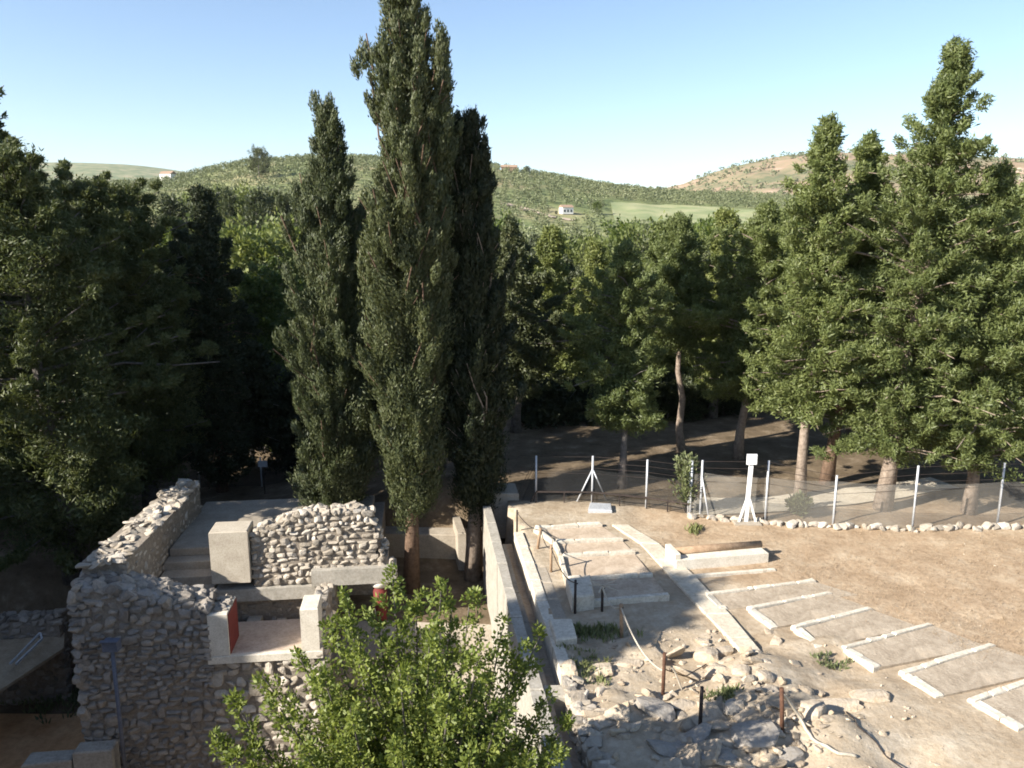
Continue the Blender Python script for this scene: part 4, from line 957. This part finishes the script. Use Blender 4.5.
rope('thin dark rope from tagged post toward the stone heap', [tops[6]+[0, 0, -.3], (tops[6]*.5+at(706, 672)*.5)+[0, 0, -.3], at(706, 672)+[0, 0, .2]], .012, 'dark_iron')
rope('thick pale rope curling on the ground by the nearest rusty post', [tops[8], at(800, 732)+[0, 0, .3], at(815, 750), at(838, 762), at(856, 762)], .035)
rope('dark cable lying across earth at the bottom right', [at(846, 713), at(858, 735), at(880, 752), at(905, 770)], .014, 'dark_iron')
rope('dark rope sagging between the brown post and the pale leaning one', [tops[1], tops[2]], .014, 'dark_iron', .2)
rope('dark rope sagging from the brown wooden post toward the shadow', [tops[2], tops[3]], .014, 'dark_iron', .25)
rope('dark rope between the farthest iron post and the pale leaning post', [tops[0], tops[1]], .014, 'dark_iron', .15)

# ------------------------------------------------------------------ fence
def fence(label, pts, hts, braces, net, net_h, extra_low=None):
    b = np.array([pts[0][0], pts[0][1], 0.]); root = thing('wire_fence', label, 'fence', b)
    q = []
    for i, (p, h) in enumerate(zip(pts, hts)):
        z = Hs(p[0], p[1]); p = np.array([p[0], p[1], z]); q.append(p)
        m = MB(); m.tube([p-b-[0, 0, .2], p-b+[0, 0, h]], .038, 8); m.build('post', M['galv'], root)
        if i in braces:
            for sx in ((-1, 1) if braces[i] == 2 else (1,)):
                m = MB(); m.tube([p-b+[sx*.55*(.4 if braces[i] == 1 else 1), -.35 if braces[i] == 1 else 0, .02], p-b+[0, 0, h*.72]], .03, 6); m.build('brace', M['galv'], root)
    for lev in (.98, .86, .74, .62) if net_h < 1.7 else (.98, .88):
        m = MB(); m.tube([p-b+[0, 0, h*lev] for p, h in zip(q, hts)], .008, 5); m.build('wire', M['dark_iron'], root)
    V = []; 
    for i in range(len(q)-1):
        for t in np.linspace(0, 1, 7)[:-1] if i < len(q)-2 else np.linspace(0, 1, 7):
            V.append((q[i]*(1-t)+q[i+1]*t, -.0+.03*math.sin(t*9+i)))
    n = len(V); VV = [p-b+[0, s_, .03] for p, s_ in V]+[p-b+[0, s_, net_h-.05*abs(math.sin(k_*.52))] for k_, (p, s_) in enumerate(V)]
    VV += [v+np.array([0, .006, 0]) for v in VV]
    i = np.arange(n-1)
    me = mesh_np('net', np.array(VV), np.c_[i, i+1, i+1+n, i+n])
    link('net', me, root, M[net])
    if extra_low:
        m = MB()
        for i in range(len(q)-1): m.bar(q[i]-b+[0, -.12, .42], q[i+1]-b+[0, -.12, .42], .04, .05)
        for i in range(len(q)-1):
            for t in (.0, .5): p = q[i]*(1-t)+q[i+1]*t; m.bar(p-b+[0, -.12, -.1], p-b+[0, -.12, .42], .04, .04)
        m.build('rail', M['dark_iron'], root)
    return root
fp = [at(690, 516), at(700, 516), at(765, 521), at(833, 524), at(912, 529), at(997, 525), at(1085, 525)]
fence('pale wire fence with grey shade net in front of the ragged cypresses', fp, [2.0, 2.0, 2.15, 1.75, 2.2, 2.2, 2.2], {1: 1}, 'net', 1.55)
fp2 = [at(498, 498), at(536, 501), at(592, 503), at(646, 507), at(688, 515)]
fence('dark wire fence with low rail at the far end of the terrace', fp2, [1.7, 1.75, 1.75, 1.8, 1.8], {2: 2}, 'net_dark', 1.25, True)
# fence and rails beyond the ruin
fp3 = [np.array([xat(p, 37+i*.2, -2.7), 37+i*.2, 0]) for i, p in enumerate((100, 145, 200, 262, 315, 372, 440))]
fence('dark wire fence in the shade behind the ruin', fp3, [1.5]*7, {}, 'net_dark', .9)
nb_ = np.array([xat(265, 36.4, -2.7), 36.4, 0]); nb_[2] = Hs(nb_[0], nb_[1])
sgn = thing('notice_board', 'small pale notice board on a post behind the ruin roof', 'notice board', nb_)
m = MB(); m.tube([(0, 0, -.1), (0, 0, 1.5)], .03, 8); m.build('post', M['dark_iron'], sgn)
m = MB(); m.bar((-.22, -.05, 1.52), (.22, -.05, 1.52), .03, .3); m.build('board', M['galv'], sgn)
# signpost
sp_ = at(746, 523); sp_[2] = Hs(sp_[0], sp_[1]); sg = thing('signpost', 'white signpost with a small square board and braced foot', 'sign', sp_)
hs = zat(462, sp_[1])-sp_[2]
m = MB(); m.bar((-.02, 0, -.1), (.06, 0, hs), .12, .12); m.build('post', M['white_paint'], sg)
m = MB(); m.bar((-.28, -.06, .0), (.0, -.02, .95), .06, .06); m.bar((.32, -.06, .0), (.04, -.02, .95), .06, .06); m.build('brace', M['white_paint'], sg)
m = MB(); m.prism([(-.45, -.28), (.45, -.28), (.45, .1), (-.45, .1)], -.1, .06, .02); m.build('foot', M['concrete'], sg)
m = MB(); m.bar((-.13, -.09, hs+.12), (.21, -.09, hs+.12), .05, .36); m.build('board', M['white_paint'], sg)
# stone edging under the fence
def edging():
    m = MB(); cs = []; ds = []; P = fp[:-1]+[at(1100, 526)]
    for i in range(len(P)-1):
        L = np.linalg.norm((P[i+1]-P[i])[:2]); n = int(L/.2)
        for t in np.linspace(0, 1, n+1)[:-1]:
            p = P[i]*(1-t)+P[i+1]*t+np.array([R.normal(0, .05), -.25+R.normal(0, .07), 0]); s = R.uniform(.14, .34)
            cs.append([p[0], p[1], Hs(p[0], p[1])+s*.2]); ds.append((s*1.3, s, s*.75))
    stones(m, cs, ds, np.eye(3), .1, .55, .4); o = m.build('stone_edging', M['stone_pale']); recentre(o, at(850, 526)); setp(o, 'row of small pale stones edging the foot of the fence', 'edging')
edging()

# ------------------------------------------------------------------ rocks
rk = np.random.default_rng(77)
def rock(label, px, py, w, d, h, mat='stone_pale', group='rocks in the bare foreground', seed=0, name='rock', sink=.42):
    h *= .85
    p = at(px, py); z = Hs(p[0], p[1]); rng = np.random.default_rng(seed+900)
    m = MB(); a = rng.uniform(0, 3)
    ax = np.array([[math.cos(a*.2-.3), math.sin(a*.2-.3), 0], [-math.sin(a*.2-.3), math.cos(a*.2-.3), 0], [0, 0, 1]])
    stones(m, [[p[0], p[1], z+h*(.5-sink)]], [(w, d, h)], ax, .11, .45, .1, 0, rng)
    o = m.build(name, M[mat]); recentre(o, (p[0], p[1], z)); return setp(o, label, 'rock', group)
RK = [('big sunlit boulder at the edge of the foreground shadow', 655, 712, 1.05, .7, .62), ('pale boulder at the right tip of the foreground tree', 580, 733, .8, .6, .6), ('rounded pale stone between the tree and the big boulder', 617, 722, .55, .4, .35),
      ('pale upright stone left of the narrow path end', 708, 655, .75, .5, .55), ('large pale stone facing the tagged post', 716, 672, .8, .6, .65), ('flat stone right of the big boulder', 684, 706, .7, .4, .3),
      ('broad flat slab in shadow left of the dark rust post', 690, 742, 1.3, .7, .3), ('flat shaded slab at the bottom below the big boulder', 668, 752, 1.1, .6, .28), ('large shaded slab beside the nearest rusty post', 756, 745, 1.1, .8, .45),
      ('small round stone in front of the large shaded slab', 735, 733, .3, .28, .26), ('shaded slab at the bottom edge under the nearest post', 722, 760, 1.0, .6, .3), ('grey rock in shadow right of the dark rust post', 733, 718, .55, .5, .42),
      ('stone on the heap just above the nearest post', 763, 690, .5, .42, .36), ('stone on the heap below the path end', 741, 682, .5, .4, .36), ('pointed pale stone by the path edge', 724, 650, .5, .34, .42), ('pale stone at the top of the heap', 702, 640, .42, .32, .3),
      ('sunlit rock ledge right of the nearest rusty post', 838, 708, 1.2, .6, .4), ('pale rock ledge under the fifth kerbed bed', 868, 700, 1.0, .5, .3), ('round rock in the dappled shade right of the nearest post', 815, 722, .7, .6, .5), ('weathered stone at left of the bare rise near the weeds', 600, 668, .7, .5, .3), ('flat stone set in the bare rise', 628, 660, .8, .5, .2),
      ('pale stone on the left rim of the bare rise', 570, 672, .6, .6, .5), ('stone on the lower left rim of the bare rise', 576, 700, .6, .55, .5), ('shaded rock at the bottom left of the rope curl', 790, 760, .7, .5, .4)]
for i, (lab, px, py, w, d, h) in enumerate(RK): rock(lab, px, py, w*.9, d*.9, h*.85, 'dusty' if 'shaded' not in lab and 'shadow' not in lab else 'stone', seed=i)  # rocks labelled shaded get darker stone: shade put into the colour
def rubble_stuff():
    m = MB(); cs = []; ds = []
    def sc(n, fn, s0, s1):
        for _ in range(n):
            px, py = fn(); p = at(px, py)
            if p[0]-xwall(p[1]) < 1.15: continue
            s = s0*(s1/s0)**rk.random()**1.6; cs.append([p[0], p[1], Hs(p[0], p[1])+s*.04]); ds.append((s*rk.uniform(.9, 1.6), s, s*rk.uniform(.35, .65)))
    for _ in range(46):
        p = at(rk.uniform(565, 790), rk.uniform(640, 775) if rk.random() < .4 else rk.uniform(705, 775))
        if p[0]-xwall(p[1]) < 1.2: continue
        s = rk.uniform(.25, .75); cs.append([p[0], p[1], Hs(p[0], p[1])+.0]); ds.append((s*1.3, s*.9, rk.uniform(.12, .2)))
    sc(150, lambda: (rk.normal(0, 22)+np.interp((t := rk.random()), [0, 1], [708, 800]), 640+t*110+rk.normal(0, 8)), .08, .32)
    sc(90, lambda: (rk.uniform(560, 800), rk.uniform(715, 790)), .08, .4)
    sc(200, lambda: (rk.uniform(560, 720), rk.uniform(625, 720)), .04, .2)
    sc(90, lambda: (rk.uniform(780, 960), rk.uniform(690, 790)), .04, .22)
    sc(200, lambda: (rk.uniform(500, 1020), rk.uniform(527, 700)), .03, .09)
    stones(m, cs, ds, np.eye(3), .12, .45, .4); setp(m.build('loose_rubble', M['dusty']), 'loose stones and pebbles strewn over the bare ground', 'rubble', None, 'stuff')
rubble_stuff()

# ------------------------------------------------------------------ grass and weeds
def grass(name, label, n, fn, ln, wd, per, mat, seed, kind='stuff', base=None, cat='grass', up=.9):
    rng = np.random.default_rng(seed); P = np.array([fn(rng) for _ in range(n)])
    z = H(P[:, 0], P[:, 1]); c = np.repeat(np.c_[P, z], per, 0); c[:, :2] += rng.normal(0, ln*.35, (len(c), 2))
    d = rng.normal(0, .55, (len(c), 3)); d[:, 2] = np.abs(d[:, 2])+up
    V, Fq = leaves(c, d, ln, wd, rng)
    o = link(name, mesh_np(name, V, Fq), None, M[mat])
    if base is not None: recentre(o, base)
    return setp(o, label, cat, None, kind)
def field_pt(rng):
    while True:
        p = at(rng.uniform(640, 1060), 527+rng.random()**.8*140)
        if (p[0]-5.0)*.75+(p[1]-21.5)*.66 > 1.9+rng.normal(0, .5) and p[1] < 26.2: return p[:2]
grass('dry_grass', 'short dry straw covering the sloping bare field', 2600, field_pt, .10, .006, 5, 'grass_dry', 4, up=.5)
def spot(px, py, sx, sy): return lambda rng: at(px+rng.normal(0, sx), py+rng.normal(0, sy))[:2]
grass('weeds', 'green weeds growing round the rough block by the drain', 44, spot(598, 634, 16, 4), .2, .05, 9, 'grass_green', 5, None, at(598, 634), 'weeds')
grass('weeds', 'sparse green weeds on the bare stony rise', 60, spot(590, 665, 14, 9), .14, .04, 6, 'grass_green', 6, None, at(590, 665), 'weeds')
grass('weeds', 'green weeds at the foot of the dark rust post', 22, spot(728, 705, 9, 4), .16, .05, 8, 'grass_green', 7, None, at(728, 705), 'weeds')
grass('weeds', 'green weeds at the corner of the fourth kerbed bed', 22, spot(836, 661, 9, 3), .14, .04, 7, 'grass_green', 8, None, at(836, 661), 'weeds')
grass('weeds', 'small green tuft beside the fence foot near the signpost', 16, spot(696, 530, 3, 1.5), .2, .06, 8, 'grass_green', 9, None, at(696, 530), 'weeds')
grass('weeds', 'dark weeds growing in the near end of the drain', 50, lambda rng: (xwall(17)+.66+rng.normal(0, .08), 17.2+rng.uniform(-.6, 1.0)), .25, .07, 8, 'cyp', 10, None, (xwall(17)+.6, 17.2, 0), 'weeds')
g_ = grass('weeds', 'green grass on the dark slope under the pines', 120, lambda rng: (-15.5+rng.normal(0, 1.0), 25.5+rng.normal(0, .8)), .3, .07, 8, 'grass_green', 11, None, (-15.5, 25.5, -3), 'weeds')
# wispy bush against the fence
def bush(label, px, py, h, w, mat, seed, name='bush', ln=.16, wd=.07, n=34):
    p = at(px, py); p[2] = Hs(p[0], p[1]); rng = np.random.default_rng(seed); root = thing(name, label, 'bush', p)
    cs = []; ds = []; tk = MB()
    for k in range(n):
        a = rng.uniform(0, 6.28); hh = h*rng.uniform(.45, 1); rr2 = w*rng.uniform(.1, 1)*(1-.5*hh/h)
        tip = np.array([math.cos(a)*rr2, math.sin(a)*rr2, hh]); tk.tube([(0, 0, -.05), tip*.5+[0, 0, .1], tip], [.018, .012, .005], 4)
        for f in np.linspace(.35, 1, 5): cs.append(tip*f+[0, 0, .1*(1-f)]); ds.append(tip/h+[0, 0, .6])
    V, Fq = tuft_leaves(np.array(cs), np.array(ds), np.full(len(cs), w*.17), 14, ln, wd, rng)
    tk.build('stem', M['bark_grey'], root); link('foliage', mesh_np('foliage', V, Fq), root, M[mat]); return root
bush('wispy pale green bush growing up the fence, left of the braced post', 686, 513, 2.0, .75, 'grass_green', 61)
bush('low bush at the trunk foot behind the fence', 800, 516, .7, .6, 'grass_green', 62)

# ------------------------------------------------------------------ the leafy tree in the foreground
def fore_tree():
    rng = np.random.default_rng(88); b = np.array([-1.55, 11.6, -6.1]); root = thing('leafy_tree', 'bright green leafy tree with upright shoots in front of the ruin', 'tree', b)
    tk = MB(); tk.tube([(0, 0, -.2), (.1, 0, 2.8), (0, .1, 6.0)], [.24, .19, .13], 10)
    tips = [(392, 560, 14.3), (416, 583, 14.8), (441, 583, 14.0), (470, 590, 14.6), (503, 618, 14.5), (346, 590, 14.0), (331, 612, 14.6), (300, 650, 14.2), (262, 668, 14.5), (232, 690, 14.4), (214, 725, 14.2), (524, 640, 14.6), (540, 628, 14.9), (546, 690, 14.5), (569, 712, 14.4),
            (452, 600, 14.9), (375, 600, 14.3), (360, 640, 13.8), (430, 620, 13.6), (480, 640, 13.6), (320, 660, 13.6), (280, 700, 13.4), (400, 660, 13.2), (450, 680, 13.0), (350, 700, 13.0), (500, 700, 13.3), (240, 750, 13.6), (560, 740, 13.8), (300, 740, 13.0), (400, 740, 12.8), (470, 750, 12.8), (530, 750, 13.2)]
    T = [np.array([xat(px, y-2.9, zat(py+8, y-2.9)), y-2.9, zat(py+8, y-2.9)])-b for px, py, y in tips]
    for k in range(66):
        g = unit(rng.normal(size=3)); g[2] = abs(g[2])*1.0-.25
        T.append(np.array([.1, 0, 7.3])+g*np.array([2.35, 2.1, 2.2])*rng.uniform(.7, 1.0))
    cs = []; ds = []; rs = []
    for t in T:
        o = np.array([rng.normal(0, .15), rng.normal(0, .15), rng.uniform(4.4, 6.2)])
        mid = o*.5+t*.5+np.array([t[0]*.12, t[1]*.12, -.25]); t2 = np.linspace(0, 1, 8)[:, None]
        P = o*(1-t2)**2+2*mid*t2*(1-t2)+t*t2**2
        tk.tube(P, np.linspace(.05, .008, 8), 5, 0, False)
        Lp = np.linalg.norm(t-o); n = int(Lp/.15)
        for f in np.linspace(.28, 1, n):
            p = np.array([np.interp(f, t2[:, 0], P[:, i]) for i in range(3)]); w = .22*(1.15-f)+.07
            cs.append(p+rng.normal(0, w*.6, 3)); d = t-mid; ds.append(unit(d)*.7+rng.normal(0, .4, 3)+[0, 0, .25]); rs.append(w*rng.uniform(.7, 1.2))
    V, Fq = tuft_leaves(np.array(cs), np.array(ds), np.array(rs), 44, .088, .046, rng, .55, 1.25, True)
    tk.build('trunk', M['bark_grey'], root); link('crown', mesh_np('crown', V, Fq), root, M['fore'])
fore_tree()

# ------------------------------------------------------------------ unseen palace wings beside the camera; the far one added to cast shade
def palace_block(label, P, z0, z1):
    root = thing('unseen_wing', label, 'building', (*np.mean(P, 0), z0)); c = np.mean(P, 0)
    m = MB(); m.prism([np.array(p)-c for p in P], 0, z1-z0, .05); m.build('wall', M['palace'], root)
    m = MB(); m.prism([(np.array(p)-c)*1.02 for p in P], z1-z0+.003, z1-z0+.25, .03); m.build('cornice', M['plaster'], root); return root
def sa(s, a): return (.876*a+.482*s, .482*a-.876*s)           # across / along the sun's bearing
palace_block('masonry wing of the palace beside the viewpoint', [(-30, -6), (-5, -6), (-5, 6.3), (-30, 6.8)], -6.2, 5.6)
palace_block('added unseen masonry wing left of the view, shading the ruin', [sa(-22.75, -16.4), sa(-22.75, -27), sa(-58, -27), sa(-58, -16.4)], -6.2, 9.3)

px_ = -19.2; py_ = 7.5  # added pine out of view, shaped to cast the terrace shadow
T_ = trunk_line((px_, py_, -6), 20.5, (0, 0), .1, 9, 400)
pf_ = limb_set((px_, py_, -6), 20.5, profile([(.86, .9), (.93, 1.5), (1, .7)]), .87, 110, lambda t: rad(10), 401, lerp_pts(T_), .4, .5, 1, .1)
tree('pine_tree', 'added pine out of view, its small high crown shading the terrace', 'pine', np.array([px_, py_, -6.]), [pf_], T_, np.linspace(.25, .1, 9), dict(per=46, ln=.4, wd=.22), 'bark_grey', 402, None, 'pine')

hz = MB(); hz.prism([(-9500, -800), (9500, -800), (9500, 9900), (-9500, 9900)], -60, 520, .01)
hm, nt_, N_, L_ = new_mat('haze_air'); ho = N_.new('ShaderNodeOutputMaterial'); pv = N_.new('ShaderNodeVolumePrincipled')
pv.inputs['Color'].default_value = (.82, .88, .95, 1); pv.inputs['Density'].default_value = 4.5e-5; pv.inputs['Anisotropy'].default_value = .2
L_.new(pv.outputs[0], ho.inputs['Volume']); hz = hz.build('haze', hm); setp(hz, 'thin pale summer haze over the valley', 'haze', None, 'stuff')
# ------------------------------------------------------------------ light, sky, camera
SUN_EL = rad(29); to_sun = np.array([-.876, -.482])
W = bpy.data.worlds.new('World'); C.world = W; W.use_nodes = True
N = W.node_tree.nodes; Lk = W.node_tree.links; N.clear()
wo = N.new('ShaderNodeOutputWorld'); bg = N.new('ShaderNodeBackground'); sk = N.new('ShaderNodeTexSky')
sk.sky_type = 'NISHITA'; sk.sun_disc = False; sk.sun_elevation = SUN_EL
sk.sun_rotation = math.atan2(to_sun[0], to_sun[1]) % (2*math.pi)
sk.air_density = .85; sk.dust_density = .35; sk.ozone_density = 1.5; sk.altitude = 100
bg.inputs['Strength'].default_value = .085
Lk.new(sk.outputs[0], bg.inputs['Color']); Lk.new(bg.outputs[0], wo.inputs['Surface'])
sl = bpy.data.lights.new('sun', 'SUN'); sl.energy = 5.0; sl.angle = rad(.5); sl.color = (1, .93, .82)
so = bpy.data.objects.new('sun', sl); COL.objects.link(so)
from mathutils import Vector
v = Vector((-to_sun[0]*math.cos(SUN_EL), -to_sun[1]*math.cos(SUN_EL), -math.sin(SUN_EL)))
so.rotation_euler = v.to_track_quat('-Z', 'Y').to_euler(); so.location = (-30, -20, 40)
cam = bpy.data.cameras.new('camera'); co_ = bpy.data.objects.new('camera', cam); COL.objects.link(co_)
cam.sensor_width = 36; cam.lens = F/1024*36; cam.clip_end = 20000; cam.clip_start = .1
co_.location = (0, 0, CAMH); co_.rotation_euler = (math.pi/2-PITCH, 0, 0); C.camera = co_
C.view_settings.view_transform = 'Standard'; C.view_settings.look = 'None'; C.view_settings.gamma = 1; C.view_settings.use_curve_mapping = False
C.view_settings.exposure = 1.38
C.cycles.use_denoising = True
C.cycles.filter_width = 1.8
C.cycles.max_bounces = 6; C.cycles.diffuse_bounces = 3; C.cycles.transparent_max_bounces = 8
